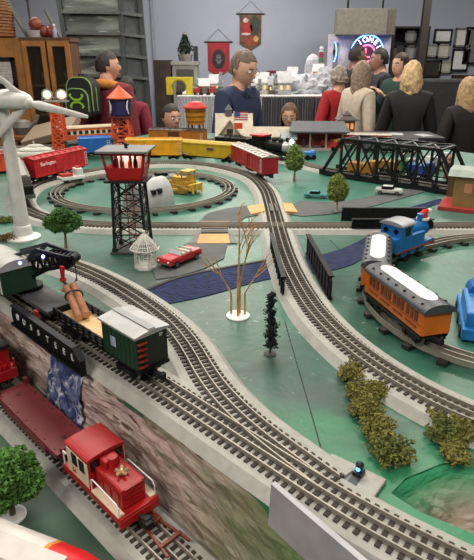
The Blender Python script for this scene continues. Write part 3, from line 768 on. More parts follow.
coach('passenger_coach', 'orange and cream passenger coach beside the orange water tower', *between((66, 147.5), (118, 144)), T + .018, .06, .058, '#c25a2c', '#b9a88f', '#2a2320', 9, band='#cfc2a8')
coach('passenger_coach', 'dark green passenger coach in front of the orange and cream coach', *between((68, 157.5), (112, 153)), T + .0, .058, .05, '#23402f', '#1c2e24', '#6b7c6c', 8, base=.014)
# black steam engine at the rear
t, L = car_root('steam_engine', 'black steam engine with silver smokebox and red cab roof on the rear track', *between((254, 158), (291, 164)), T + .018, 'toy locomotive')
k = MB(); k.cyl((-L * .15, 0, .050), (L * .34, 0, .050), .024, n=20); k.build('boiler', BLACK, t, smooth=True)
k = MB(); k.cyl((L * .34, 0, .050), (L * .47, 0, .050), .0248, n=20); k.build('smokebox', M('#b9b9b9', .35, metal=.4), t, smooth=True)
k = MB(); k.box((-L * .3, 0, .056), (L * .3, .058, .060), bev=.002); k.build('cab', BLACK, t)
k = MB(); k.box((-L * .32, 0, .090), (L * .36, .064, .008), bev=.002); k.build('cab_roof', M('#b3262a', .4), t)
k = MB(); k.cyl((L * .40, 0, .072), (L * .40, 0, .092), .008, .010, 14); k.build('chimney', BLACK, t)
for x in (.05, .22):
    k = MB(); k.sph((L * x, 0, .076), (.012, .012, .012)); k.build('dome', BLACK, t)
k = MB(); k.box((0, 0, .022), (L * .96, .05, .010)); k.box((L * .49, 0, .014), (.014, .05, .014)); k.build('frame', BLACK, t)
for s in (-1, 1):
    for i in range(4):
        k = MB(); x = -L * .28 + i * L * .19; k.cyl((x, s * .016, .016), (x, s * .021, .016), .016 if i < 3 else .010, n=16); k.build('drive_wheel', STEEL if i % 2 else DARK, t)
    k = MB(); k.beam((-L * .28, s * .023, .014), (L * .3, s * .023, .016), .003, .004); k.build('side_rod', STEEL, t)
k = MB(); k.sph((L * .50, 0, .078), .0085, 12, 8); k.build('headlight', mat('warm_glow', '#fff6e0', .4, emit='#fff2d8', estr=20), t)
t, L = car_root('tender', 'black coal tender coupled behind the black steam engine', *between((218, 155), (251, 158)), T + .018)
k = MB(); k.box((0, 0, .046), (L, .058, .050), bev=.002); k.build('tank', BLACK, t)
k = MB(); k.crumbs((0, 0, .073), (L * .38, .022, .008), 160, .005); k.build('coal', M('#0f0f10', .6), t)
k = MB(); k.box((L * .1, -.0296, .05), (L * .2, .001, .012)); k.build('emblem', M('#8b2f33', .5), t)
for s in (-1, 1): truck(t, s * L * .3)
couplers(t, L)

# orange coaches and the blue tank engine
ORG = '#c9681f'
def orange_coach(label, a, b, n):
    t, L = coach('passenger_coach', label, a, b, T + .016, .049, .039, ORG, '#43484e', '#7a3c16', 0, base=.020, roofh=.013)
    k = MB(); z = .020 + .039 + .0122
    pts = [(-L * .42, 0), (L * .42, 0)]
    oval = [(L * .30 * (1 if math.cos(q) > 0 else -1) + .016 * math.cos(q) * 1.4, .014 * math.sin(q)) for q in [2 * PI * i / 28 for i in range(28)]]
    k.prism(oval, z - .003, z + .001); k.build('roof_panel', M('#dcdcdc', .4), t)
    for s in (-1, 1):
        for i in range(7):
            k = MB(); k.cyl((-L * .42 + L * .14 * i, s * .0195, .020 + .039 + .006), (-L * .42 + L * .14 * i, s * .0195, .020 + .039 + .0115), .0028, .002, 10); k.build('roof_vent', M('#2a2d31', .4), t)
        for i in range(n):
            x = -L * .44 + L * .88 * (i + .5) / n
            for q in (-1, 0, 1):
                k = MB(); k.box((x + q * L * .066, s * .0250, .020 + .027), (L * .042, .0016, .015)); k.build('window', M('#5d3216', .3), t)
            k = MB(); k.box((x, s * .0248, .020 + .0095), (L * .17, .0012, .004)); k.build('panel_line', M('#7d3f14', .5), t)
        k = MB(); k.box((0, s * .0248, .020 + .0165), (L * .98, .0014, .0022)); k.build('waist_rail', M('#a04f18', .5), t)
        k = MB(); k.box((0, s * .023, .016), (L * .96, .004, .005)); k.build('footboard', DARK, t)
    return t, L
pA, pB = P(363, 283, T + .025), P(368, 247, T + .025)
orange_coach('orange coach with white roof panel directly behind the blue engine', Vector((.252, .896, T)), Vector((.297, 1.058, T)), 4)
orange_coach('rear orange coach with white roof panel, last in the short train', Vector((.254, .882, T)), Vector((.300, .709, T)), 4)
a, b = Vector((.325, 1.098, T)), Vector((.440, 1.196, T))
t, L = car_root('tank_engine', 'blue tank engine with grey cab roof pulling the orange coaches', a, b, T + .016, 'toy locomotive')
BLU = M('#2272b8', .35); RD = M('#b5322f', .4)
k = MB(); k.box((0, 0, .020), (L, .054, .008), bev=.001); k.build('running_board', BLU, t)
k = MB()
for s in (-1, 1): k.box((0, s * .0272, .0165), (L, .0012, .003))
k.box((L / 2 + .001, 0, .017), (.004, .056, .012)); k.build('red_lining', RD, t)
k = MB()
for s in (-1, 1): k.box((L * .02, s * .020, .036), (L * .42, .014, .026), bev=.0015)
k.build('side_tank', BLU, t)
k = MB(); k.cyl((-L * .1, 0, .046), (L * .42, 0, .046), .018, n=20); k.build('boiler', BLU, t, smooth=True)
k = MB(); k.cyl((L * .42, 0, .046), (L * .46, 0, .046), .0172, n=20); k.build('smokebox', BLACK, t, smooth=True)
k = MB(); k.box((-L * .26, 0, .049), (L * .30, .053, .052), bev=.0015); k.build('cab', BLU, t)
for s in (-1, 1):
    k = MB(); k.box((-L * .24, s * .0268, .060), (L * .12, .0014, .017)); k.build('window', GLASSD, t)
    k = MB(); k.cyl((-L * .415, s * .013, .062), (-L * .412, s * .013, .062), .006, n=12); k.build('window', GLASSD, t)
prof = [(-.031, .074)] + [(.031 * math.sin(R(q)), .0745 + .009 * math.cos(R(q))) for q in range(-80, 81, 16)] + [(.031, .074)]
k = MB(); k.prism(prof, -L * .43, -L * .08, 'x'); k.build('cab_roof', M('#8f9499', .4), t, smooth=True)
k = MB(); k.box((-L * .42, 0, .036), (L * .16, .050, .026), bev=.001); k.build('bunker', BLU, t)
k = MB(); k.cyl((L * .33, 0, .062), (L * .33, 0, .080), .0062, .0075, 14); k.build('chimney', BLU, t)
k = MB(); k.sph((L * .12, 0, .063), (.009, .009, .010)); k.build('dome', BLU, t)
for s in (-1, 1):
    for i in range(3):
        k = MB(); x = -L * .24 + i * L * .235; k.cyl((x, s * .016, .0125), (x, s * .0225, .0125), .0125, n=18); w_ = k.build('wheel', BLU, t)
        k = MB(); k.cyl((x, s * .0222, .0125), (x, s * .0240, .0125), .0045, n=10); k.build('hub', M('#184f80', .4), w_)
    k = MB(); k.cyl((L / 2 + .003, s * .017, .019), (L / 2 + .009, s * .017, .019), .005, n=10); k.build('buffer', RD, t)
hatp = ROOTM[t.name] @ Vector((L * .41, 0, .063))
t2 = thing('santa_hat', 'tiny red felt hat with white trim on the front of the blue engine', 'hat', hatp, math.atan2((b - a).y, (b - a).x))
k = MB(); k.tube([(0, 0, .003), (0, 0, .012), (.003, -.002, .020), (.009, -.006, .024)], [.012, .0105, .007, .003], 14); k.build('cap', M('#c81d22', .8, bump=.4), t2, smooth=True)
k = MB(); k.lathe([(.011, 0), (.0145, .001), (.0145, .006), (.011, .007)], n=16); k.build('trim', M('#e8e6e2', .9, bump=.5), t2, smooth=True)
k = MB(); k.sph((.012, -.008, .0215), .0055, 10, 7); k.build('pompom', M('#e8e6e2', .9, bump=.5), t2, smooth=True)
# blue vehicle at the right edge
pa = P(474, 345, T)
t = thing('blue_engine', 'blue toy engine cut by the right edge beside the orange coach', 'toy locomotive', (P(459, 330).x + .036, P(459, 330).y + .02, T), R(72))
k = MB(); k.box((0, 0, .014), (.15, .058, .020), bev=.003); k.box((-.01, 0, .034), (.11, .050, .030), bev=.004); k.build('body', BLU, t)
k = MB(); k.cyl((.02, 0, .048), (.07, 0, .042), .018, n=18); k.build('boiler', M('#1b5fa5', .35), t, smooth=True)
k = MB(); k.cyl((.052, 0, .055), (.052, 0, .072), .006, n=12); k.build('chimney', BLACK, t)
for s in (-1, 1):
    for x in (-.05, 0, .05):
        k = MB(); k.cyl((x, s * .027, .010), (x, s * .031, .010), .010, n=14); k.build('wheel', DARK, t)
# white vehicle in the near left corner
wa, wb = P(-30, 519, LOW + .105), P(90, 566, LOW + .105)
wd = (wb - wa); WL = wd.length
t = thing('railcar', 'white roofed railcar with a red end in the near left corner', 'train car', (wa.x + wd.x / 2 + .014, wa.y + wd.y / 2 - .021, LOW), math.atan2(wd.y, wd.x))
ww = .082
prof = [(-ww / 2, .012), (-ww / 2, .075), (-ww * .42, .094), (-ww * .25, .104), (0, .108), (ww * .25, .104), (ww * .42, .094), (ww / 2, .075), (ww / 2, .012)]
xs = WL / 2 - .075
k = MB(); k.prism(prof, -WL / 2 - .05, xs, 'x'); k.build('body', M('#cfcac6', .4), t, smooth=True)
k = MB(); k.prism([(y * 1.001, z) for y, z in prof], xs, xs + .005, 'x'); k.build('yellow_stripe', M('#d08a2c', .4), t, smooth=True)
k = MB(); rings = [(0, 1, 1), (.030, 1, .99), (.055, .94, .93), (.07, .82, .84), (.078, .6, .7)]
vsx = []; fsx = []; npf = len(prof)
for dx, sy, sz in rings: vsx += [(xs + .005 + dx, y * sy, .012 + (z - .012) * sz) for y, z in prof]
for i in range(len(rings) - 1):
    for j in range(npf): fsx.append((i * npf + j, i * npf + (j + 1) % npf, (i + 1) * npf + (j + 1) % npf, (i + 1) * npf + j))
fsx.append(tuple(range((len(rings) - 1) * npf, len(rings) * npf))); k._add(vsx, fsx); k.build('red_nose', M('#c8181c', .35), t, smooth=True)
k = MB(); k.box((-.03, 0, .108), (.12, ww * .3, .003), bev=.001); k.build('roof_hatch', M('#bdb8b4', .4), t)
for s in (-1, 1): truck(t, s * WL * .3, .034)
# ------------------------------------------------------------------ towers, trees and roadside things
def at(u, v, z=T): return P(u, v, z)
# wind turbine
p = at(24, 238)
t = thing('wind_turbine', 'white wind turbine standing on a round base at the left edge', 'wind turbine', p)
WT = M('#d3d2d0', .4)
hub_z = Q(15, 106, p.y).z - T
k = MB(); k.lathe([(.042, 0), (.042, .004), (.030, .009), (.024, .011), (.022, .03), (.021, .034), (.019, .036), (.0125, hub_z)], n=28); k.build('tower', WT, t, smooth=True)
nx = Q(-6, 104, p.y).x - p.x; ne = Q(28, 108, p.y - .02).x - p.x
k = MB(); k.sph(((nx + ne) / 2 , -.01, hub_z + .012), (abs(ne - nx) * .62, .027, .026), 20, 12, fn=lambda d, q: Vector((q.x, q.y, max(q.z, -.016)))); k.build('nacelle', WT, t, smooth=True)
hb = Vector((ne - .002, -.014, hub_z + .008))
k = MB(); k.sph(hb, (.014, .014, .014)); k.build('hub', WT, t, smooth=True)
def blade(tip_uv, root=hb):
    tip = Q(tip_uv[0], tip_uv[1], p.y - .03) - p
    d = tip - root; L = d.length; x = d / L; n = Vector((0, 1, 0)).cross(x).normalized(); y = x.cross(n)
    pts = [(0, .006, .006), (.08, .009, .006), (.2, .014, .0045), (.5, .011, .0032), (.85, .008, .0022), (1, .005, .0012)]
    vs = []; fs = []
    for f_, w_, th_ in pts:
        c = root + d * f_
        for q in range(10):
            a_ = 2 * PI * q / 10; vs.append(c + n * (w_ * math.cos(a_) * .75) + y * (th_ * math.sin(a_)))
    for i in range(len(pts) - 1):
        for q in range(10): fs.append((i * 10 + q, i * 10 + (q + 1) % 10, (i + 1) * 10 + (q + 1) % 10, (i + 1) * 10 + q))
    fs.append(tuple(range(10))); fs.append(tuple(range(50, 60)))
    k = MB(); k._add(vs, fs); k.build('blade', WT, t, smooth=True)
blade((88, 117)); blade((-2, 76)); blade((-16, 150))
# leafy trees
def tree(name, label, p, top, w, col, n=900, chip=.0042, clusters=None, trunk='#7b6a52', bare=.3, group=None, base=None, seed=1):
    g = random.Random(seed)
    t = thing(name, label, 'model tree', p, 0, group)
    h = top - p.z
    k = MB(); k.tube([(0, 0, 0), (.002, .001, h * .3), (0, 0, h * .62)], [.004 * (h / .09) ** .5, .0028, .0015], 8)
    for i in range(5):
        a = g.random() * 6.28; k.tube([(0, 0, h * (.3 + .05 * i)), (w * .3 * math.cos(a), w * .3 * math.sin(a), h * (.5 + .07 * i))], [.0018, .0008], 6)
    k.build('trunk', M(trunk, .8), t)
    k = MB()
    for cx, cy, cz, rr, rz in clusters: k.crumbs((cx * w, cy * w, cz * h), (rr * w, rr * w, rz * h), int(n * rr * 2.2), chip, .35, g); 
    k.build('foliage', mat('leaf_' + col, col, .8, var=.35, scale=90), t)
    if base:
        k = MB(); k.lathe([(base, 0), (base, .002), (base * .8, .004)], n=18); k.build('base', WHITE if base > .01 else M('#bdb8ae', .6), t)
    return t
bush = [(-.28, 0, .62, .26, .2), (.26, .05, .64, .27, .2), (0, -.1, .80, .28, .18), (.02, .15, .7, .3, .2), (-.12, -.15, .55, .22, .14), (.18, -.12, .54, .2, .12)]
pp = at(66, 248); tree('leafy_tree', 'small round green tree standing beside the wind turbine', pp, Q(66, 206, pp.y).z, .088, '#3f6a2c', clusters=bush, n=1500, chip=.004)
cone = [(0, 0, .40, .40, .11), (0, 0, .52, .48, .15), (.03, 0, .66, .46, .16), (0, 0, .80, .34, .14), (0, 0, .90, .18, .08)]
pp = at(294, 181); tree('leafy_tree', 'green tree with a lamp lit behind it, beside the red pale roofed boxcar', pp, Q(294, 144, pp.y).z, .075, '#6d8442', clusters=cone, n=1200, chip=.005, seed=3, trunk='#8f7f60')
pp = at(336, 212); tree('leafy_tree', 'olive green tree on a thin stem in front of the truss bridge', pp, Q(336, 173, pp.y).z, .068, '#74803c', clusters=cone, n=1300, chip=.0045, seed=4, trunk='#b7ad97', base=.006)
pp = at(13, 516, LOW); tree('leafy_tree', 'bushy bright green tree on the dark lower board in the near left', pp, Q(13, 452, pp.y).z, .088, '#45702b', clusters=[(-.25, 0, .5, .34, .22), (.22, .05, .52, .3, .22), (0, -.05, .76, .36, .22), (-.1, -.2, .42, .26, .15), (.05, .2, .6, .34, .24)], n=2600, chip=.0042, seed=5, base=.017, trunk='#5c6147')
pp = at(55, 172); tree('leafy_tree', 'dull green tree behind the orange floodlight mast', at(60, 150), Q(56, 133, at(60, 150).y).z + .02, .08, '#4f6430', clusters=cone, n=700, chip=.006, seed=9)
pp = at(112, 188); tree('leafy_tree', 'dark narrow tree behind the left legs of the red cabin tower', pp, Q(112, 164, pp.y).z, .032, '#1f2b20', clusters=cone, n=600, chip=.004, seed=10)
# black sparse evergreen
pp = at(270, 354); g = random.Random(11)
t = thing('bottle_brush_tree', 'black sparse evergreen on a wire stem in the middle of the green', 'model tree', pp)
h = Q(270, 292, pp.y).z - T
k = MB(); k.cyl((0, 0, 0), (0, 0, h * .95), .0016, .001, 8); k.build('trunk', DARK, t)
k = MB(); k.lathe([(.010, 0), (.010, .0015), (.006, .003)], n=14); k.build('base', M('#3c3d38', .6), t)
k = MB()
for i in range(22):
    f_ = .14 + .86 * i / 22; r_ = .0155 * (1 - f_ * .68) * (.75 + .5 * g.random())
    k.crumbs((g.uniform(-.003, .003), g.uniform(-.003, .003), h * f_), (r_, r_, .005), 60, .0026, .2, g)
k.build('foliage', M('#171b17', .9), t)
# bare tree cluster on a white disc
pp = at(238, 316); g = random.Random(5)
t = thing('bare_tree', 'bare golden brown branching tree on a white round disc', 'model tree', pp)
k = MB(); k.lathe([(.021, 0), (.021, .002), (.019, .003)], n=28); k.build('base', M('#e4e2de', .5), t)
h = Q(238, 222, pp.y).z - T
TW = mat('golden_twig', '#b98a4c', .5, var=.25, scale=40); TWP = M('#c9b08c', .5)
def twig(mb, a, d, L, r, lev, zoff=0):
    b_ = a + d * L; mid_ = a.lerp(b_, .5) + Vector((g.uniform(-1, 1), g.uniform(-1, 1), 0)) * L * .04
    mb.tube([a, mid_, b_], [r, r * .8, r * .55], 6)
    if lev == 0: return
    for q in range(3 if lev > 1 else 2):
        f_ = .45 + .2 * q + g.uniform(-.05, .05); s = a.lerp(b_, min(f_, .98))
        dd = (d + Vector((g.uniform(-1, 1), g.uniform(-.6, .6), g.uniform(.0, .35))) * .62).normalized()
        twig(mb, s, dd, L * (.62 - .08 * q), r * .55, lev - 1)
for (x, y, lx, hh_, r_, nm) in ((0, -.004, .02, 1, .0026, 1), (-.012, .004, -.62, .66, .0020, 0), (.012, .002, .55, .66, .0020, 0), (.003, .008, .2, .85, .0022, 0)):
    k = MB(); top_ = Vector((x, y, h * .38 * hh_)); k.tube([(x, y, .002), top_], [r_, r_ * .8], 8)
    twig(k, top_, Vector((lx, 0, 1)).normalized(), h * .56 * hh_, r_ * .75, 3 if hh_ > .8 else 2)
    k.build('stem', TW, t)
# moss clumps
MOSS = mat('moss_olive', '#5f5c28', .9, var=.4, scale=80, col2='#7c7638'); MOSS2 = mat('moss_green', '#4c5626', .9, var=.4, scale=80, col2='#6a6b32')
def moss(label, px, sx, sy, sz, m, n=520, seed=1, z=T):
    g = random.Random(seed); p_ = at(px[0], px[1] - (3 if z == T and px[1] > 300 else 0), z); sx *= 1.34; sy *= 1.42; sz *= 1.1
    t = thing('moss_clump', label, 'moss clump', p_, 0, 'moss clumps along the track and the bank')
    k = MB()
    for i in range(5):
        a_ = 2 * PI * i / 5 + g.random(); q = .45
        k.crumbs((math.cos(a_) * sx * q, math.sin(a_) * sy * q, sz * (.45 + .25 * g.random())), (sx * .6, sy * .6, sz * .5), n // 5, .0032, .15, g)
    k.crumbs((0, 0, sz * .5), (sx * .8, sy * .8, sz * .5), n // 3, .0032, .3, g)
    k.build('moss', m, t); return t
ms = [((351, 380), .017, .018, .016, 'small olive moss clump at the far end of the left moss row'), ((360, 400), .018, .018, .016, 'olive moss clump second from the far end of the left row'), ((378, 397), .013, .015, .015, 'olive moss clump nearest the middle track in the left row'),
      ((366, 417), .019, .018, .016, 'brown olive moss clump in the middle of the left row'), ((377, 437), .019, .018, .016, 'olive moss clump just above the nearest one of the left row'), ((390, 462), .022, .02, .019, 'dark green moss clump nearest the blue lantern'),
      ((436, 424), .011, .014, .012, 'small olive moss clump topmost in the right group'), ((444, 441), .02, .017, .018, 'wide olive moss clump at the left of the right group'), ((462, 440), .02, .017, .018, 'olive moss clump by the right picture edge'), ((455, 462), .014, .016, .014, 'olive moss clump hanging over the rocky bank')]
for i, (px, sx, sy, sz, lb) in enumerate(ms): moss(lb, px, sx, sy, sz, MOSS2 if i in (5, 7) else MOSS, 620, 20 + i)
for i, (px, lb) in enumerate((((6, 222), 'green moss clump at the left edge beyond the turbine base'), ((8, 240), 'brown moss clump at the left edge just before the turbine base'))): moss(lb, px, .03, .02, .014, M('#6d5a35', .9, var=.4) if i else MOSS2, 420, 50 + i)
# lantern stub beside the front curve
pa, pb = P(328, 466), P(350, 458); px = P(349, 481)
t = thing('switch_machine', 'grey slotted track switch plate with a small glowing blue lantern', 'track switch', (px.x, px.y, T), R(-38))
k = MB(); k.box((0, 0, .003), (.066, .044, .006), bev=.002); k.build('base_plate', BED, t)
rl = ROOTM[t.name].inverted() @ P(360, 464, T + .02)
k = MB(); k.box((rl.x, rl.y - .014, .0062), (.010, .034, .0012)); k.build('slot', M('#3e4044', .5), t)
k = MB(); k.box((rl.x, rl.y, .0085), (.010, .012, .006), bev=.001); k.cyl((rl.x, rl.y, .010), (rl.x, rl.y, .018), .0045, n=14); k.sph((rl.x, rl.y, .0185), .0046); lan = k.build('lantern', M('#16181c', .4), t)
k = MB(); k.sph((rl.x, rl.y - .0038, .0155), .0026, 10, 7); k.build('lens', mat('blue_lens', '#6fb6ff', .3, emit='#3f9cff', estr=3.5), lan)
# red cabin tower
cx_, cy_ = (at(118, 250) + at(152, 237)).x / 2, (at(118, 250).y + at(152, 237).y) / 2
pl = at(116, 251); pr = at(152, 246)
t = thing('control_tower', 'black lattice tower carrying a lit red cabin with a grey roof', 'tower', (at(134, 250).x, at(134, 250).y, T), R(-3))
hb_ = Q(130, 180, at(134, 250).y).z - T; ht_ = Q(130, 150.5, at(134, 250).y).z - T
lw, tw = .038, .031; dpt = .03
BLK = M('#141414', .4)
k = MB(); k.box((0, 0, .003), (.094, .076, .006), bev=.001); k.build('base', M('#3a3b3d', .6), t)
legs = [(sx, sy) for sx in (-1, 1) for sy in (-1, 1)]
def lp(sx, sy, f_): return Vector((sx * (lw + (tw - lw) * f_), sy * (dpt + (.026 - dpt) * f_), .006 + (hb_ - .006) * f_))
for sx, sy in legs:
    k = MB(); k.beam(lp(sx, sy, 0), lp(sx, sy, 1), .0062); k.box(lp(sx, sy, .02), (.010, .010, .010)); k.build('leg', BLK, t)
k = MB()
for i in range(4):
    f0, f1 = i / 4, (i + 1) / 4
    for (p0, p1) in (((-1, -1), (1, -1)), ((-1, 1), (1, 1)), ((-1, -1), (-1, 1)), ((1, -1), (1, 1))):
        if i: k.beam(lp(*p0, f0), lp(*p1, f0), .0026)
        k.beam(lp(*p0, f0), lp(*p1, f1), .0026); k.beam(lp(*p1, f0), lp(*p0, f1), .0026)
k.build('bracing', BLK, t)
k = MB()
for s in (-1, 1): k.beam((s * .008, 0, .006), (s * .008, 0, hb_), .0022)
for i in range(16): k.beam((-.008, 0, .012 + i * (hb_ - .016) / 16), (.008, 0, .012 + i * (hb_ - .016) / 16), .0016)
k.build('ladder', M('#8e2126', .5), t)
k = MB(); k.box((0, 0, hb_ + .002), (.094, .074, .005)); k.build('platform', M('#1d1d1f', .5), t)
ch_ = ht_ - hb_
REDC = M('#a81c20', .35)
zb_, zt_ = hb_ + .005, ht_
def ring_at(f_): return (.038 + .011 * f_, .028 + .009 * f_, zb_ + (zt_ - zb_) * f_)
def cab_band(mb, f0, f1, thick=.003):
    a0, a1 = ring_at(f0), ring_at(f1)
    for q in ((-1, 0), (1, 0), (0, -1), (0, 1)):
        if q[0]:
            v0 = [Vector((q[0] * a0[0], -a0[1], a0[2])), Vector((q[0] * a0[0], a0[1], a0[2])), Vector((q[0] * a1[0], a1[1], a1[2])), Vector((q[0] * a1[0], -a1[1], a1[2]))]; nn = Vector((-q[0] * thick, 0, 0))
        else:
            v0 = [Vector((-a0[0], q[1] * a0[1], a0[2])), Vector((a0[0], q[1] * a0[1], a0[2])), Vector((a1[0], q[1] * a1[1], a1[2])), Vector((-a1[0], q[1] * a1[1], a1[2]))]; nn = Vector((0, -q[1] * thick, 0))
        mb._add(v0 + [w_ + nn for w_ in v0], [(0, 1, 2, 3), (7, 6, 5, 4), (0, 4, 5, 1), (2, 6, 7, 3), (1, 5, 6, 2), (0, 3, 7, 4)])
k = MB(); cab_band(k, 0, .46); cab_band(k, .90, 1.0); k.box((0, 0, zb_ + .002), (.074, .054, .003))
for sx in (-1, 1):
    for sy in (-1, 1):
        a0, a1 = ring_at(.25), ring_at(.95); k.beam((sx * (a0[0] - .002), sy * (a0[1] - .002), a0[2]), (sx * (a1[0] - .002), sy * (a1[1] - .002), a1[2]), .005)
for x in (-.012, .018):
    a0, a1 = ring_at(.44), ring_at(.92)
    for sy in (-1, 1): k.beam((x, sy * (a0[1] - .0015), a0[2]), (x, sy * (a1[1] - .0015), a1[2]), .0022)
k.build('cabin', REDC, t)
k = MB(); k.box((0, .020, zb_ + ch_ * .5), (.07, .004, ch_ * .8)); k.build('back_panel', M('#e0c4b8', .5), t)
for x, c_ in ((-.024, '#3a3144'), (-.010, '#5c3d46'), (.02, '#35303a'), (.008, '#c44a3a')):
    k = MB(); k.sph((x, -.006, zb_ + ch_ * .72), (.0035, .0035, .0042)); k.lathe([(.0045, 0), (.005, ch_ * .5), (.003, ch_ * .62)], (x, -.006, zb_ + .003), 10); k.build('figurine', M(c_, .6), t)
k = MB(); k.sph((0, .004, zt_ - .004), .004, 10, 7); k.build('lamp', mat('cabin_lamp', '#ffe9d8', .4, emit='#ffd9c4', estr=14), t)
l = bpy.data.lights.new('cabin_light', 'POINT'); l.energy = .09; l.color = (1, .72, .6); l.shadow_soft_size = .006
o = bpy.data.objects.new('cabin_light', l); COL.objects.link(o); o.location = ROOTM[t.name] @ Vector((0, -.004, zt_ - .010))
k = MB(); k.box((0, 0, zt_ + .003), (.114, .098, .005), bev=.0012); k.build('roof', M('#77787a', .5), t)
k = MB(); k.cyl((.0, .0, zt_ + .005), (.0, .0, zt_ + .016), .0035, n=12); k.cyl((-.004, 0, zt_ + .013), (.007, 0, zt_ + .013), .0022, n=8); k.build('roof_horn', BLACK, t)
# gazebo
p = at(146, 267)
t = thing('gazebo', 'small white wicker gazebo with a pointed roof beside the red convertible', 'gazebo', p)
hz = Q(145, 230, p.y).z - T; GW = M('#cfcdc8', .6); r_ = .0255
k = MB(); k.lathe([(r_, 0), (r_, .006), (r_ * .92, .008)], n=8); k.build('base', GW, t)
for i in range(8):
    a_ = 2 * PI * i / 8 + PI / 8; k = MB(); k.cyl((r_ * .9 * math.cos(a_), r_ * .9 * math.sin(a_), .007), (r_ * .9 * math.cos(a_), r_ * .9 * math.sin(a_), hz * .55), .0016, n=8); k.build('post', GW, t)
k = MB()
for i in range(8):
    a0, a1 = 2 * PI * i / 8 + PI / 8, 2 * PI * (i + 1) / 8 + PI / 8; q0 = Vector((r_ * .9 * math.cos(a0), r_ * .9 * math.sin(a0), 0)); q1 = Vector((r_ * .9 * math.cos(a1), r_ * .9 * math.sin(a1), 0))
    for z in (.012, .022, hz * .53): k.beam(q0 + Vector((0, 0, z)), q1 + Vector((0, 0, z)), .0016)
    if i != 5:
        for f_ in (.25, .5, .75): k.beam(q0.lerp(q1, f_) + Vector((0, 0, .010)), q0.lerp(q1, f_) + Vector((0, 0, .022)), .0012)
    k.beam(q0 + Vector((0, 0, hz * .53)), q0.lerp(q1, .5) + Vector((0, 0, hz * .44)), .0012)
k.build('railing', GW, t)
k = MB()
for i in range(8):
    a0, a1 = 2 * PI * i / 8 + PI / 8, 2 * PI * (i + 1) / 8 + PI / 8; R0 = r_ * 1.28
    q0 = Vector((R0 * math.cos(a0), R0 * math.sin(a0), hz * .52)); q1 = Vector((R0 * math.cos(a1), R0 * math.sin(a1), hz * .52)); ap = Vector((0, 0, hz * .94))
    k.beam(q0, ap, .002); k.beam(q0, q1, .002)
    for f_ in (.2, .4, .6, .8): k.beam(q0.lerp(ap, f_), q1.lerp(ap, f_), .0014)
    for f_ in (.25, .5, .75): k.beam(q0.lerp(q1, f_), ap, .0011)
k.sph((0, 0, hz * .95), .004); k.build('roof', GW, t)
# cars
def motorcar(name, label, p, rz, L, col, open_top=False, roofcol=None, cat='car'):
    t = thing(name, label, cat, p, rz); W = L * .40; H = L * .13; cm = M(col, .25)
    k = MB()
    secs = [(-.5, .30, .42), (-.44, .30, .58), (-.2, .28, .62), (.15, .28, .62), (.42, .30, .54), (.5, .34, .44)]
    k.box((0, 0, L * .135), (L, W, L * .12), bev=L * .025); k.box((L * .30, 0, L * .20), (L * .36, W * .9, L * .03), bev=L * .012); k.box((-L * .36, 0, L * .20), (L * .25, W * .9, L * .03), bev=L * .012)
    if open_top:
        for s in (-1, 1): k.box((-L * .06, s * W * .46, L * .20), (L * .40, W * .05, L * .03), bev=L * .008)
    k.build('body', cm, t)
    if open_top:
        k = MB(); k.box((-L * .06, 0, L * .197), (L * .36, W * .80, L * .012)); k.build('interior', M('#5b2a26', .6), t)
        for x in (.0, -.16):
            k = MB(); k.box((L * x, 0, L * .215), (L * .10, W * .74, L * .04), bev=L * .012); k.box((L * (x - .05), 0, L * .245), (L * .035, W * .74, L * .07), bev=L * .012); k.build('seat', M('#c9bfb3', .5), t)
        k = MB(); rot = Euler((0, R(-30), 0)).to_matrix(); k.box((L * .125, 0, L * .255), (L * .008, W * .82, L * .09), rot); k.build('windscreen', M('#b8c4c8', .1), t)
    else:
        k = MB(); k.box((-L * .05, 0, L * .25), (L * .52, W * .86, L * .12), top=(.72, .82)); k.build('glasshouse', GLASSD, t)
        k = MB(); k.box((-L * .05, 0, L * .312), (L * .37, W * .70, L * .018), bev=L * .006); k.build('roof', M(roofcol or col, .3), t)
    for sx in (-.31, .31):
        for s in (-1, 1):
            k = MB(); k.cyl((L * sx, s * W * .40, L * .075), (L * sx, s * W * .51, L * .075), L * .075, n=16); wl = k.build('wheel', BLACK, t)
            k = MB(); k.cyl((L * sx, s * W * .505, L * .075), (L * sx, s * W * .52, L * .075), L * .042, n=12); k.build('hubcap', STEEL, wl)
    for x in (-.505, .505):
        k = MB(); k.box((L * x, 0, L * .10), (L * .02, W * .96, L * .03), bev=L * .006); k.build('bumper', STEEL, t)
    for s in (-1, 1):
        k = MB(); k.sph((L * .5, s * W * .34, L * .155), L * .025, 10, 7); k.build('headlamp', M('#dcdcd4', .2), t)
    return t
a, b = at(163, 270), at(196, 256)
motorcar('convertible_car', 'red open convertible parked on the dark road beside the white gazebo', ((a.x + b.x) / 2, (a.y + b.y) / 2, T + .0022), math.atan2(b.y - a.y, b.x - a.x) + PI, .105, '#b2262c', True)
a, b = at(380, 193), at(397, 196)
motorcar('estate_car', 'silver white car parked on the road in front of the truss bridge', ((a.x + b.x) / 2, (a.y + b.y) / 2, T + .0022), R(-18), .088, '#b9bcba', False, '#c9ccca')
a = at(320, 200); motorcar('hatchback_car', 'small teal car left of the olive tree before the bridge', (a.x - .01, a.y + .03, T + .0), R(-14), .075, '#4f8e8e')
a = at(168, 188); motorcar('jeep', 'grey pickup parked behind the white hut and the yellow bulldozer', (at(163, 181).x, at(163, 181).y, T), R(20), .105, '#8c8f8c', False, '#3c3f3e')
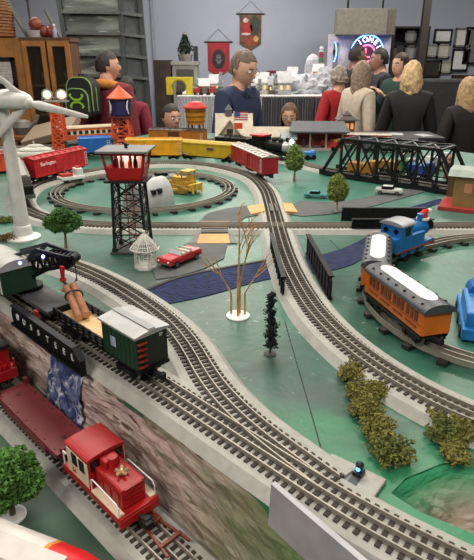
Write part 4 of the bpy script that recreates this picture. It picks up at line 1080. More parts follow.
# white tow truck
a = at(72, 186)
t = thing('service_truck', 'small white and red track service truck on the dark oval track', 'toy truck', (a.x, a.y, T + .016), R(38))
k = MB(); k.box((0, 0, .016), (.088, .044, .012), bev=.002); k.box((.028, 0, .034), (.026, .040, .026), bev=.003); k.build('body', M('#d6d6d4', .4), t)
k = MB(); k.box((-.018, 0, .027), (.04, .038, .008)); k.cyl((-.03, 0, .02), (-.012, 0, .055), .003, n=8); k.box((.028, 0, .050), (.012, .02, .006)); k.build('equipment', M('#b23a34', .4), t)
k = MB(); k.box((.0415, 0, .036), (.001, .034, .014)); k.build('windscreen', GLASSD, t)
for sx in (-.026, .026):
    for s in (-1, 1):
        k = MB(); k.cyl((sx, s * .016, .009), (sx, s * .020, .009), .009, n=14); k.build('wheel', DARK, t)
# bulldozer
a = at(184, 192)
t = thing('bulldozer', 'yellow bulldozer parked inside the dark oval track', 'bulldozer', a, R(142))
YB = M('#c9a03c', .5, var=.2); L = .105
for s in (-1, 1):
    pts = [(L * .42 * math.cos(q) * 1.0 + (L * .0), .016 + .014 * math.sin(q)) for q in [2 * PI * i / 20 for i in range(20)]]
    k = MB(); k.prism(pts, s * .030 - .008, s * .030 + .008, 'y')
    for q in range(20): k.box((pts[q][0], s * .030, pts[q][1]), (.004, .018, .004))
    k.build('crawler_track', M('#a07f36', .6), t)
k = MB(); k.box((.016, 0, .040), (.056, .030, .024), bev=.002); k.box((-.024, 0, .034), (.03, .044, .016), bev=.002); k.cyl((.026, 0, .05), (.026, 0, .066), .003, n=8); k.build('hood', YB, t)
k = MB()
for sx in (-1, 1):
    for sy in (-1, 1): k.beam((-.022 + sx * .014, sy * .018, .04), (-.022 + sx * .014, sy * .018, .074), .004)
k.box((-.022, 0, .076), (.038, .046, .005), bev=.001); k.box((-.034, 0, .052), (.006, .030, .022), bev=.002); k.build('cab', YB, t)
k = MB(); k.prism([(-.044, 0), (.044, 0), (.044, .034), (-.044, .034)], .060, .066, 'x')
for s in (-1, 1): k.beam((.062, s * .040, .012), (-.01, s * .040, .016), .006, .008)
k.build('blade', YB, t)
k = MB(); k.box((-.054, 0, .026), (.012, .06, .022), bev=.002)
for s in (-1, 0, 1): k.beam((-.058, s * .022, .03), (-.064, s * .022, .006), .005)
k.build('ripper', YB, t)
# quonset hut
a = at(158, 209); b = at(138, 211)
t = thing('quonset_hut', 'white round topped hut behind the legs of the red cabin tower', 'hut', (at(150, 206).x, at(150, 206).y, T), R(52))
hh_ = Q(150, 178, at(150, 205).y).z - T; ww = .050
prof = [(ww * math.cos(R(q)), hh_ * math.sin(R(q))) for q in range(0, 181, 12)]
k = MB(); k.prism(prof, -.065, .06, 'x'); k.build('shell', M('#a2a6a8', .5), t, smooth=True)
for x in (-.02, .005):
    k = MB(); k.box((x, -ww * .80, hh_ * .62), (.016, .012, .014)); k.build('window', GLASSD, t)
k = MB(); k.box((-.066, 0, .022), (.002, .03, .044)); k.build('door', M('#8d9294', .5), t)
# floodlight mast
p = at(62, 153)
t = thing('floodlight_mast', 'orange lattice mast carrying two round lit floodlights', 'floodlight', p)
hz = Q(58, 102, p.y).z - T; OR = M('#d2512a', .5)
k = MB(); w0, w1 = .030, .020
def fl(sx, sy, f_): q = w0 + (w1 - w0) * f_; return Vector((sx * q, sy * q, hz * f_))
for sx in (-1, 1):
    for sy in (-1, 1): k.beam(fl(sx, sy, 0), fl(sx, sy, 1), .007)
for i in range(7):
    for p0, p1 in (((-1, -1), (1, -1)), ((-1, 1), (1, 1)), ((-1, -1), (-1, 1)), ((1, -1), (1, 1))):
        k.beam(fl(*p0, i / 7), fl(*p1, (i + 1) / 7), .0055); k.beam(fl(*p1, i / 7), fl(*p0, (i + 1) / 7), .0055); k.beam(fl(*p0, i / 7), fl(*p1, i / 7), .005)
k.box((0, 0, .003), (.08, .08, .006)); k.build('lattice', OR, t)
k = MB(); k.box((0, 0, hz + .003), (.115, .05, .006)); k.tube([(-.055, -.024, hz + .02), (.055, -.024, hz + .02)], .002, 6)
for x in (-.055, 0, .055): k.cyl((x, -.024, hz), (x, -.024, hz + .02), .002, n=6)
k.build('platform', M('#8f8d88', .5), t)
for s in (-1, 1):
    k = MB(); c_ = Vector((s * .032, 0, hz + .034)); dd = Vector((s * .15 + .1, -1, -.1)).normalized()
    k.cyl(c_ + dd * -.02, c_ + dd * .012, .016, .027, 20); k.cyl((s * .032, 0, hz + .004), c_, .004, n=8); h_ = k.build('lamp_housing', M('#a9a6a2', .4), t, smooth=True)
    k = MB(); k.cyl(c_ + dd * .0118, c_ + dd * .0135, .0190, n=20); k.build('lamp_lens', mat('floodlight_lens', '#fff0dc', .4, emit='#ffdcb4', estr=1.3), h_)
# orange water tower with a dark blue tank
p = at(124, 152)
t = thing('water_tower', 'orange legged water tower with a navy blue tank and orange cone roof', 'water tower', p)
h0 = Q(124, 117, p.y).z - T; h1 = Q(124, 98, p.y).z - T; h2 = Q(123, 86, p.y).z - T
NAVY = M('#22264f', .4); rt = .053
k = MB()
def wl(i, f_):
    a_ = 2 * PI * i / 4 + PI / 4; q = .072 + (.050 - .072) * f_; return Vector((q * math.cos(a_), q * math.sin(a_), h0 * f_))
for i in range(4):
    k.beam(wl(i, 0), wl(i, 1), .008)
    for j in range(4):
        k.beam(wl(i, j / 4), wl(i + 1, (j + 1) / 4), .0045); k.beam(wl(i + 1, j / 4), wl(i, (j + 1) / 4), .0045); k.beam(wl(i, (j + 1) / 4), wl(i + 1, (j + 1) / 4), .005)
k.build('legs_frame', OR, t)
k = MB(); k.cyl((0, 0, 0), (0, 0, h0), .008, n=12); k.build('stand_pipe', M('#54413a', .5), t)
k = MB(); k.lathe([(rt * 1.15, h0), (rt * 1.15, h0 + .006)], n=24)
for i in range(16):
    a_ = 2 * PI * i / 16; k.cyl((rt * 1.12 * math.cos(a_), rt * 1.12 * math.sin(a_), h0), (rt * 1.12 * math.cos(a_), rt * 1.12 * math.sin(a_), h0 + .02), .0016, n=6)
k.build('walkway', M('#5d2f30', .5), t)
k = MB(); k.lathe([(rt * .8, h0 + .003), (rt, h0 + .012), (rt, h1)], n=28); k.build('tank', NAVY, t, smooth=True)
k = MB(); k.lathe([(rt * 1.16, h1 - .002), (rt * 1.16, h1 + .002), (.004, h2)], n=28); k.build('roof', M('#cf5a2c', .5), t)
k = MB()
for s in (-1, 1):
    for i in range(9):
        q0, q1 = R(-60 + i * 13), R(-60 + (i + 1) * 13)
        f_ = lambda q: Vector((rt * 1.015 * math.sin(s * (R(62) - .28 * math.cos(q) * 1.0)), -rt * 1.015 * math.cos(s * (R(62) - .28 * math.cos(q))), (h0 + h1) / 2 + .005 + .036 * math.sin(q)))
        k.beam(f_(q0), f_(q1), .007, .004)
k.build('emblem', M('#d9d9d4', .5), t)
k = MB(); k.sph((0, 0, h2), .005); k.build('finial', OR, t)
# truss bridge
d_ = TB - TA; L = d_.length; ang = math.atan2(d_.y, d_.x); Wd = .12
t = thing('truss_bridge', 'long black steel truss bridge carrying the rear track', 'bridge', TA, ang)
hT = Q(342, 138, TA.lerp(TB, .16).y).z - T - .006
TR = M('#17181a', .45, spec=.3); TRL = M('#5d5e62', .45)
ys = (0, Wd); np_ = 6; xi = [L * .15 + (L * .70) * i / (np_ - 1) for i in range(np_)]
for y in ys:
    k = MB(); tt = .010
    k.beam((0, y, .012), (L, y, .012), tt, .016); k.beam((xi[0], y, hT), (xi[-1], y, hT), tt, .011)
    k.beam((0, y, .012), (xi[0], y, hT), tt, .010); k.beam((L, y, .012), (xi[-1], y, hT), tt, .010)
    for i, x in enumerate(xi): k.beam((x, y, .012), (x, y, hT), .008, .008, Vector((0, 1, 0)))
    for i in range(np_ - 1):
        k.beam((xi[i], y, hT), (xi[i + 1], y, .014), .005, .005, Vector((0, 1, 0))); k.beam((xi[i + 1], y, hT), (xi[i], y, .014), .005, .005, Vector((0, 1, 0)))
    for x in [0, L] + xi: k.box((x, y, .014), (.022, .012, .022))
    k.build('side_truss', TR, t)
k = MB()
for i, x in enumerate(xi): k.beam((x, 0, hT), (x, Wd, hT), .007, .007)
for i in range(np_ - 1): k.beam((xi[i], 0, hT), (xi[i + 1], Wd, hT), .005); k.beam((xi[i], Wd, hT), (xi[i + 1], 0, hT), .005)
k.build('top_bracing', TRL, t)
k = MB(); k.box((L / 2, -.008, .030), (L * .98, .002, .004)); k.box((L / 2, Wd + .008, .030), (L * .98, .002, .004)); k.box((L / 2, Wd / 2, .0035), (L, Wd * .9, .004)); k.build('deck', TR, t)
# plate girders
def girder(name, label, a, b, h, flip=1):
    d_ = b - a; L = d_.length
    t = thing(name, label, 'bridge girder', a, math.atan2(d_.y, d_.x), 'plate girders over the river')
    k = MB(); k.prism([(0, 0), (L, 0), (L, h * .8), (L - .008, h), (.008, h), (0, h * .8)], -.002, .002, 'y'); k.build('plate', M('#08080a', .5, spec=.3), t)
    k = MB(); k.beam((0, 0, h), (L, 0, h), .010, .003); k.beam((0, 0, .002), (L, 0, .002), .010, .004)
    for i in range(9): k.box((L * (i + .5) / 9, 0, h / 2), (.004, .008, h * .96))
    k.build('flange', M('#0b0b0d', .5, spec=.3), t)
girder('girder', 'black plate girder over the river left of the middle track', P(271, 251), P(283, 299), .044)
girder('girder', 'black plate girder over the river right of the middle track', P(307, 254), P(330, 300), .048)
girder('girder', 'near black plate girder of the straight track behind the blue engine', P(351, 232.5), P(432, 232.5), .036)
girder('girder', 'far black plate girder of the straight track below the olive tree', P(341, 220.5), P(424, 220.5), .036)
# level crossings
TAN = M('#cfa06a', .7); GRB = M('#71766f', .7)
def ramp(root, pts_lo, pts_hi, m, name):
    k = MB(); q = pts_lo + pts_hi; n_ = len(q); base = [Vector((p_.x, p_.y, T + .002)) for p_ in q]
    k._add(q + base, [(0, 1, 2, 3), (7, 6, 5, 4), (0, 4, 5, 1), (1, 5, 6, 2), (2, 6, 7, 3), (3, 7, 4, 0)]); return k.build(name, m, root, world=True)
ctr = P(214, 232)
t = thing('level_crossing', 'tan ramped road crossing on the straight track near the red convertible', 'level crossing', ctr)
ramp(t, [P(197, 243, T + .003), P(230, 243, T + .003)], [P(228, 234, T + .016), P(200, 234, T + .016)], TAN, 'ramp')
ramp(t, [P(188, 243, T + .003), P(197, 243, T + .003)], [P(200, 234, T + .016), P(196, 234, T + .014)], GRB, 'ramp_wing')
ramp(t, [P(230, 243, T + .003), P(238, 243, T + .003)], [P(232, 234, T + .014), P(228, 234, T + .016)], GRB, 'ramp_wing')
ramp(t, [P(229, 221, T + .003), P(201, 221, T + .003)], [P(201, 226, T + .016), P(228, 226, T + .016)], M('#8d6b4d', .7), 'ramp')
for v_ in (228.2, 231.8):
    k = MB(); k.beam(P(201, v_, T + .0165), P(228, v_, T + .0165), .009, .003); k.build('centre_board', M('#5d5a55', .7), t, world=True)
ctr = P(272, 208)
t = thing('level_crossing', 'tan ramped road crossing over the track just below the red boxcar', 'level crossing', ctr)
ramp(t, [P(251, 214, T + .003), P(247, 206, T + .003)], [P(262, 203.5, T + .016), P(264.5, 211, T + .016)], TAN, 'ramp')
ramp(t, [P(292, 203, T + .003), P(298, 212, T + .003)], [P(285, 211, T + .016), P(282.5, 203, T + .016)], TAN, 'ramp')
for s in (-1, 1):
    k = MB(); c0, c1 = P(273, 203.5, T + .0165), P(275, 211, T + .0165); o2 = Vector((s * .0085, 0, 0)); k.beam(c0 + o2, c1 + o2, .009, .003); k.build('centre_board', M('#5d5a55', .7), t, world=True)
# ------------------------------------------------------------------ buildings at the back of the layout
def house(name, label, p, rz, w, d, h, rh, wall, roof, cat='model house', win=None, eave=.012, axis='x'):
    t = thing(name, label, cat, p, rz)
    k = MB(); k.box((0, 0, h / 2), (w, d, h)); k.prism([(-d / 2, h), (d / 2, h), (0, h + rh)], -w / 2, w / 2, 'x'); k.build('wall', M(wall, .6), t)
    k = MB()
    for s in (-1, 1):
        y0, z0_, y1, z1_ = s * (d / 2 + eave), h - eave * rh / (d / 2), 0, h + rh
        vs_ = [(-w / 2 - eave, y0, z0_), (w / 2 + eave, y0, z0_), (w / 2 + eave, y1, z1_), (-w / 2 - eave, y1, z1_)]
        k._add([Vector(q) for q in vs_] + [Vector(q) + Vector((0, 0, .005)) for q in vs_], [(0, 1, 2, 3), (7, 6, 5, 4), (0, 4, 5, 1), (1, 5, 6, 2), (2, 6, 7, 3), (3, 7, 4, 0)])
    k.build('roof', M(roof, .6), t)
    for (x, z, ww_, hh2, c_) in (win or []):
        k = MB(); k.box((x, -d / 2 - .001, z), (ww_, .004, hh2)); k.build('window', M(c_, .4), t)
    return t
p = at(234, 145)
t = house('station_house', 'cream station house with a steep gable and a small flag in front', (p.x, p.y + .1, T), 0, .18, .15, .055, .095, '#b9ae9c', '#c3b9a8', 'model building', [(-.02, .03, .03, .03, '#4a3527'), (.06, .03, .03, .03, '#4a3527')])
k = MB(); k.prism([(-.075, .055), (.03, .055), (-.022, .125)], -.10, .0, 'y'); k.build('gable', M('#a3927a', .6), t)
k = MB()
for sx in (-1, 1): k.beam((-.022 , -.06, .130), (-.022 + sx * .066, -.06, .046), .10, .006); None
k.build('gable_roof', M('#c3b9a6', .6), t)
k = MB(); k.box((-.022, -.102, .072), (.032, .004, .024)); k.build('gable_window', M('#3f2f1e', .4), t)
k = MB(); k.box((-.03, .0, .158), (.036, .036, .030)); k.lathe([(.030, .173), (.004, .20)], (-.03, 0, 0), 4); k.build('cupola', M('#565a5e', .6), t)
# flag on its pole
fp = at(236, 152)
t = thing('flag', 'small striped flag on a pole in front of the cream station house', 'flag', (Q(234, 140, fp.y + .02).x, fp.y + .02, T))
zt = Q(232, 111, fp.y + .02).z - T; fw = .066; fh = .040
k = MB(); k.cyl((0, 0, 0), (0, 0, zt), .002, n=8); k.build('pole', M('#c9c6c0', .4), t)
for i in range(7):
    k = MB(); k.box((fw / 2 + .002, 0, zt - .004 - fh * (i + .5) / 7), (fw, .0016, fh / 7)); k.build('stripe', M('#b53a44' if i % 2 == 0 else '#d8d2d0', .7), t)
k = MB(); k.box((fw * .21 + .002, -.0004, zt - .004 - fh * .27), (fw * .42, .002, fh * .54)); k.build('canton', M('#3a4a86', .7), t)
k = MB(); k.box((fw * .33, 0, zt - .012 - fh * 1.45), (fw * .62, .002, fh * .72)); k.build('red_pennant', M('#d1482e', .7), t)
p = at(266, 152)
house('freight_shed', 'long low cream roofed shed right of the flag', (at(270, 146).x, at(270, 146).y, T), R(-3), .25, .11, .06, .035, '#a89b86', '#b4aa98', 'model building', [(-.06, .03, .04, .04, '#6a4c3a'), (.03, .03, .04, .04, '#6a4c3a')])
house('signal_hut', 'small blue grey hut at the right end of the long cream shed', (at(288, 150).x, at(288, 150).y, T), 0, .07, .07, .06, .025, '#8b9aa0', '#9aa5a8', 'model building', [(0, .035, .03, .02, '#3b4448')], .006)
# station with dark canopy
p = at(322, 152)
t = thing('station_platform', 'open station platform under a long dark grey roof with red fence', 'model building', (at(317, 149).x, at(317, 149).y, T), R(-4))
zc = Q(320, 130, at(323, 149).y).z - T
k = MB(); k.box((0, .02, .006), (.29, .15, .012)); k.build('platform', M('#9c948a', .7), t)
for i in range(4):
    for s in (-.04, .08):
        k = MB(); k.box((-.12 + .08 * i, s, .012 + (zc - .012) / 2), (.008, .008, zc - .012)); k.build('post', M('#b9b4ac', .5), t)
k = MB()
for s in (-1, 1):
    q = [Vector((-.15, .02 + s * .11, zc - .004)), Vector((.15, .02 + s * .11, zc - .004)), Vector((.13, .02, zc + .035)), Vector((-.13, .02, zc + .035))]
    k._add(q + [w_ + Vector((0, 0, .007)) for w_ in q], [(0, 1, 2, 3), (7, 6, 5, 4), (0, 4, 5, 1), (1, 5, 6, 2), (2, 6, 7, 3), (3, 7, 4, 0)])
k.build('roof', M('#55585d', .6), t)
k = MB(); k.box((0, .02, .045), (.26, .006, .06)); k.box((0, -.045, zc - .008), (.28, .004, .012)); k.build('red_boarding', M('#8e2a2c', .6), t)
for i in range(6):
    k = MB(); k.sph((-.115 + .046 * i, -.02, .045), (.006, .006, .007)); k.lathe([(.006, .012), (.008, .025), (.005, .038)], (-.115 + .046 * i, -.02, 0), 8); k.build('figurine', M(('#b8a27c', '#3d4d6b', '#8a3a34', '#555048', '#a99c8c', '#4b6a4c')[i], .7), t)
# pagoda kiosk
p = at(345, 139)
t = thing('kiosk', 'small brown kiosk with a tiered dark roof behind the truss bridge', 'model building', (p.x, p.y, T))
z1 = Q(345, 120, p.y).z - T; z2 = Q(345, 111, p.y).z - T
k = MB(); k.box((0, 0, z1 / 2), (.085, .08, z1)); k.build('wall', M('#7d4a33', .6), t)
for i in (-1, 0, 1):
    k = MB(); k.box((i * .026, -.041, z1 * .72), (.016, .003, z1 * .3)); k.build('window', mat('warm_pane', '#e8a878', .4, emit='#e89a62', estr=.5), t)
k = MB(); k.lathe([(.085, z1), (.083, z1 + .006), (.035, z1 + (z2 - z1) * .5), (.036, z1 + (z2 - z1) * .6), (.006, z2)], n=4); k.build('roof', M('#4a4340', .6), t)
# tank tower with red lid
p = at(196.5, 150)
t = thing('water_tank', 'yellow ochre water tank with a red lid behind the yellow hopper car', 'water tower', (p.x, p.y, T))
z0_, z1, z2 = [Q(190, v_, p.y).z - T for v_ in (124, 108, 102)]
for i in range(6):
    a_ = 2 * PI * i / 6; k = MB(); k.beam((.040 * math.cos(a_), .040 * math.sin(a_), 0), (.036 * math.cos(a_), .036 * math.sin(a_), z0_), .006); k.build('leg', M('#5a3a22', .6), t)
k = MB(); k.lathe([(.044, z0_), (.052, z1)], n=24); k.build('tank', M('#b57a1e', .5), t, smooth=True)
k = MB()
for f_ in (.2, .5, .8): q = .044 + .008 * f_ + .001; k.lathe([(q, z0_ + (z1 - z0_) * f_ - .003), (q + .001, z0_ + (z1 - z0_) * f_ + .003)], n=24)
k.build('hoop', M('#8d5a18', .5), t)
k = MB(); k.lathe([(.061, z1), (.060, z1 + .006), (.032, z2), (.004, z2 + .006)], n=24); k.build('lid', M('#b52d2c', .5), t)
# tan building at the right edge
p = at(468, 214)
t = thing('depot_building', 'tan depot with grey roof on a red base at the right edge', 'model building', (P(463, 207).x, P(463, 207).y, T), R(-28))
k = MB(); k.box((.02, 0, .006), (.17, .15, .012), bev=.001); k.build('base', M('#9c2f2a', .6), t)
zz = Q(462, 172, P(470, 205).y).z - T
k = MB(); k.box((.03, 0, .012 + (zz - .012) / 2), (.12, .10, zz - .012)); k.build('wall', M('#8d7348', .6), t)
for y in (-.02, .025):
    k = MB(); k.box((-.031, y, zz * .66), (.003, .022, .028)); k.build('window', M('#c98f68', .4), t)
for x in (.01, .05):
    k = MB(); k.box((x, -.051, zz * .66), (.022, .003, .028)); k.build('window', M('#c98f68', .4), t)
k = MB(); k.prism([(-.065, zz), (.065, zz), (.040, zz + .016), (-.040, zz + .016)], -.05, .11, 'x'); k.build('roof', M('#8f9993', .6), t)
k = MB(); k.box((-.035, .052, zz * .5), (.05, .004, zz * .7)); k.build('side_door', M('#5d4a30', .6), t)
# ferry
p = at(36, 160)
t = thing('toy_ferry', 'rounded white toy boat on the boards behind the wind turbine mast', 'toy boat', (p.x, p.y, T), R(14))
k = MB(); k.sph((0, 0, .022), (.115, .05, .03), 28, 10, fn=lambda d, q: Vector((q.x, q.y, max(-.022, min(q.z, .022))))); k.build('hull', M('#a9a89e', .5), t, smooth=True)
k = MB(); k.sph((.0, 0, .046), (.075, .034, .016), 24, 8); k.build('deck_house', M('#c3c2b8', .5), t, smooth=True)
k = MB(); k.sph((.005, 0, .060), (.04, .02, .012), 20, 8); k.cyl((.0, 0, .065), (0, 0, .085), .004, n=8); k.build('bridge_cabin', M('#b3b2a8', .5), t, smooth=True)
k = MB(); k.sph((0, 0, .022), (.117, .051, .006), 28, 8); k.build('waterline_stripe', M('#5d6b66', .5), t, smooth=True)
# little colour behind the truss
def crate_car(name, label, u, v, w, h, c1, c2, rz=-40, cat='toy truck'):
    p = at(u, v); t = thing(name, label, cat, (p.x, p.y, T), R(rz)); L = w
    k = MB(); k.box((0, 0, .012 + h / 2), (L, .05, h), bev=.002); k.build('body', M(c1, .5), t)
    k = MB(); k.box((L * .36, 0, .012 + h * .85), (L * .25, .046, h * .9), bev=.004); k.build('cab', M(c2, .4), t)
    for sx in (-.3, .3):
        for s in (-1, 1):
            k = MB(); k.cyl((L * sx, s * .022, .011), (L * sx, s * .028, .011), .011, n=12); k.build('wheel', BLACK, t)
    return t
crate_car('toy_truck', 'ochre toy truck seen through the left half of the truss bridge', 362, 176, .11, .04, '#a9772a', '#b98a35')
crate_car('toy_truck', 'dark ochre toy truck seen through the middle of the truss bridge', 392, 173, .11, .036, '#8d6a2e', '#6d4b2a')
crate_car('toy_van', 'blue toy van seen through the right half of the truss bridge', 420, 178, .09, .04, '#2d4fa0', '#3f64b4')
crate_car('toy_truck', 'red toy lorry on the green behind the left end of the truss', 331, 150, .09, .035, '#b0302c', '#d0a33c')
crate_car('toy_van', 'tiny blue van beside the green tree near the station platform', 309, 159, .05, .022, '#2f6fae', '#3f7fbe', 10)
crate_car('toy_van', 'white toy van seen through the right end of the truss bridge', 436, 170, .10, .045, '#c3c4c0', '#a9acaa', 20)
for i, (u, v, c_, lb) in enumerate(((402, 176, '#3f8f58', 'green standing figurine seen through the middle of the truss bridge'), (410, 174, '#c9c4b8', 'pale standing figurine right of the green figurine behind the truss'), (446, 178, '#7d4f3a', 'brown standing figurine behind the right end of the truss'))):
    p = at(u, v); t = thing('figurine', lb, 'figurine', (p.x, p.y, T), 0, 'figurines behind the truss bridge')
    k = MB(); k.lathe([(.012, 0), (.010, .02), (.014, .045), (.016, .06), (.008, .066), (.006, .07)], n=12); k.build('body', M(c_, .6), t, smooth=True)
    k = MB(); k.sph((0, 0, .078), (.009, .009, .011)); k.build('head', M('#b98b70', .6), t, smooth=True)
for (u, v, l_, c_, lb) in ((360, 146, .3, '#a02b2a', 'low red car with pale roof behind the truss top left'), (388, 152, .26, '#4a4b4d', 'dark grey car parked behind the middle of the truss top')):
    a = at(u, v); boxcar('boxcar', lb, a - Vector((l_ / 2, -.03, 0)), a + Vector((l_ / 2, -.03, 0)), T + .0, .06, .04, c_, '#b9b2a6' if 'low' in lb else c_, base=.02)
# green felt patch with rails for the far right
# ------------------------------------------------------------------ people
def skin_mesh(verts, edges, radii, sub=2, root=0):
    me = bpy.data.meshes.new('tmp'); me.from_pydata([tuple(v) for v in verts], edges, []); o = bpy.data.objects.new('tmp', me); COL.objects.link(o)
    md = o.modifiers.new('s', 'SKIN'); md.use_smooth_shade = True
    if not me.skin_vertices: me.attributes
    for i, r in enumerate(radii):
        sv = me.skin_vertices[0].data[i]; sv.radius = (r, r) if isinstance(r, (int, float)) else r; sv.use_root = (i == root)
    m2 = o.modifiers.new('u', 'SUBSURF'); m2.levels = sub; m2.render_levels = sub
    dg = bpy.context.evaluated_depsgraph_get(); dg.update()
    out = bpy.data.meshes.new_from_object(o.evaluated_get(dg)); bpy.data.objects.remove(o); bpy.data.meshes.remove(me)
    return out
def mesh_obj(me, name, m, parent, smooth=True):
    me.materials.clear(); me.materials.append(m)
    o = bpy.data.objects.new(name, me); me.name = name; COL.objects.link(o); o.parent = parent
    if smooth:
        for p in me.polygons: p.use_smooth = True; p.material_index = 0
    return o
def head_fn(hh):
    def fn(d, q):
        x, y, z = d
        q = Vector((x * .335 * hh, y * .40 * hh, z * .5 * hh))
        if z < 0:
            q.x *= 1 - .26 * (-z) ** 1.4; q.y = q.y * (1 - .12 * -z) - (.05 * hh * -z)
        if y > .2 and z < -.2: q.y *= 1 - .25 * (-z)
        def g(px, pz, s): return math.exp(-((x - px) ** 2 + (z - pz) ** 2) / (2 * s * s)) if y < 0 else 0
        q.y -= hh * (.115 * g(0, -.20, .085) + .06 * g(0, -.05, .07) + .035 * g(0, -.52, .10) + .035 * g(0, -.82, .14) + .02 * g(0, .22, .22))
        q.y += hh * .035 * (g(.34, .02, .12) + g(-.34, .02, .12))
        return q
    return fn
def person(label, x, y, ztop, rz, skin, hair, top, pants, hairstyle='short', h=None, kid=False, yaw=0., pitch=0., armL=None, armR=None, lean=0., sleeve=1., wide=1., coat=False, topm=None, hairlen=.9, curl=.04, hs=None):
    h = ztop; hh = hs or h / (6.9 if kid else 7.7)
    t = thing('person', label, 'person', (x, y, ztop - h), rz)
    sw = .092 * h * wide
    SK = mat('skin_' + skin, skin, .5, var=.05)
    L = lambda f_, yy=0: Vector((0, yy - lean * max(0, f_ - .52) * h, f_ * h))
    nb = .868 if not kid else .84
    sz = (nb - .038)
    armL = armL or ((.145, .01, .62), (.155, -.03, .47)); armR = armR or ((-.145, .01, .62), (-.155, -.03, .47))
    vs = [L(.52), L(.60), L(.70), L(sz), L(nb), L(nb + .035, -.008 * h)]
    es = [(0, 1), (1, 2), (2, 3), (3, 4), (4, 5)]
    rd = [(.072 * h * wide, .058 * h), (.066 * h * wide, .052 * h), (.074 * h * wide, .056 * h), (.058 * h, .042 * h), .030 * h, .028 * h]
    arms = []
    for s, ar in ((1, armL), (-1, armR)):
        sh = L(sz - .002) + Vector((s * sw, 0, 0))
        el = Vector(ar[0]) * h + Vector((0, -lean * max(0, ar[0][2] - .52) * h, 0)); wr = Vector(ar[1]) * h + Vector((0, -lean * max(0, ar[1][2] - .52) * h, 0))
        i = len(vs); vs += [sh, sh.lerp(el, .5), el, el.lerp(wr, .5), wr]; rd += [.032 * h, .027 * h, .023 * h, .021 * h, .016 * h]
        es += [(3, i), (i, i + 1), (i + 1, i + 2), (i + 2, i + 3), (i + 3, i + 4)]; arms.append((sh, el, wr))
    for s in (-1, 1):
        i = len(vs); vs += [Vector((s * .052 * h, 0, .47 * h)), Vector((s * .055 * h, -.004 * h, .28 * h)), Vector((s * .056 * h, .008 * h, .05 * h)), Vector((s * .060 * h, -.075 * h, .018 * h))]
        rd += [.056 * h, .036 * h, .022 * h, .016 * h]; es += [(0, i), (i, i + 1), (i + 1, i + 2), (i + 2, i + 3)]
    me = skin_mesh(vs, es, rd, 2)
    b = MB(); b.bm.from_mesh(me); bpy.data.meshes.remove(me)
    # head and hands join the body as one surface
    hc = L(nb + .035) + Vector((0, -.016 * h, hh * .46)); hc.z = h - hh * .5
    HR = Euler((0, 0, yaw)).to_matrix() @ Euler((pitch, 0, 0)).to_matrix()
    b.sph(hc, 1, 40, 28, HR, head_fn(hh))
    for s in (-1, 1): b.sph(hc + HR @ Vector((s * hh * .33, .03 * hh, -.02 * hh)), (hh * .035, hh * .075, hh * .12), 10, 8, HR)
    b.tube([L(nb - .02), L(nb + .02), hc - Vector((0, -.05 * hh, .2 * hh))], [.036 * h, .031 * h, .031 * h], 12)
    for sh, el, wr in arms:
        d = (wr - el).normalized(); up = Vector((0, 0, 1)); sd = d.cross(up); sd = sd.normalized() if sd.length > .1 else Vector((0, 1, 0)); pn = sd.cross(d).normalized()
        s1 = .058 * h; pc = wr + d * s1 * .5
        rot = Matrix((d, sd, pn)).transposed()
        b.sph(pc, (s1 * .62, s1 * .42, s1 * .20), 12, 8, rot)
        for i, (o_, ln) in enumerate(((-.3, .72), (-.1, .85), (.1, .80), (.3, .62))):
            p0 = pc + d * s1 * .4 + sd * s1 * o_; p1 = p0 + d * s1 * ln * .5 - pn * s1 * .06; p2 = p1 + d * s1 * ln * .42 - pn * s1 * .24
            b.tube([p0, p1, p2], [.0053 * h, .0050 * h, .0036 * h], 8)
        p0 = pc - d * s1 * .25 - sd * s1 * .34; p1 = p0 + d * s1 * .3 - sd * s1 * .26; b.tube([p0, p1, p1 + d * s1 * .34 - pn * s1 * .1], [.0062 * h, .0056 * h, .004 * h], 8)
    bmesh.ops.recalc_face_normals(b.bm, faces=b.bm.faces)
    me = bpy.data.meshes.new('body'); b.bm.to_mesh(me); b.bm.free()
    o = bpy.data.objects.new('tmp', me); COL.objects.link(o)
    rm = o.modifiers.new('r', 'REMESH'); rm.mode = 'VOXEL'; rm.voxel_size = .0052 * h / 1.6; sm = o.modifiers.new('s', 'SMOOTH'); sm.iterations = 2; sm.factor = .5
    dg = bpy.context.evaluated_depsgraph_get(); dg.update()
    me2 = bpy.data.meshes.new_from_object(o.evaluated_get(dg)); bpy.data.objects.remove(o); bpy.data.meshes.remove(me)
    mesh_obj(me2, 'body', SK, t)
    # face
    HM = Matrix.Translation(hc) @ HR.to_4x4()
    for s in (-1, 1):
        k = MB(); k.sph((s * hh * .128, -hh * .345, hh * .015), hh * .046, 12, 8); k.bm.transform(HM); e_ = k.build('eye', M('#d8d4cd', .3), t, smooth=True)
        k = MB(); k.sph((s * hh * .128, -hh * .378, hh * .012), hh * .024, 10, 7); k.bm.transform(HM); k.build('iris', M('#2a1d16', .2), e_, smooth=True)
        k = MB(); k.tube([(s * hh * .06, -hh * .405, hh * .095), (s * hh * .13, -hh * .400, hh * .112), (s * hh * .20, -hh * .352, hh * .095)], hh * .014, 6); k.bm.transform(HM); k.build('eyebrow', M(hair, .8), t)
    k = MB(); k.sph((0, -hh * .412, -hh * .255), (hh * .095, hh * .03, hh * .022), 12, 8); k.bm.transform(HM); k.build('lips', M('#9a5a50', .5), t, smooth=True)
    # hair
    k = MB(); fs_ = []
    fn0 = head_fn(hh); g = random.Random(int(x * 100) + 3)
    U, V = 36, 26; vsx = []; ok = {}
    long_ = hairstyle in ('long', 'curly', 'bob')
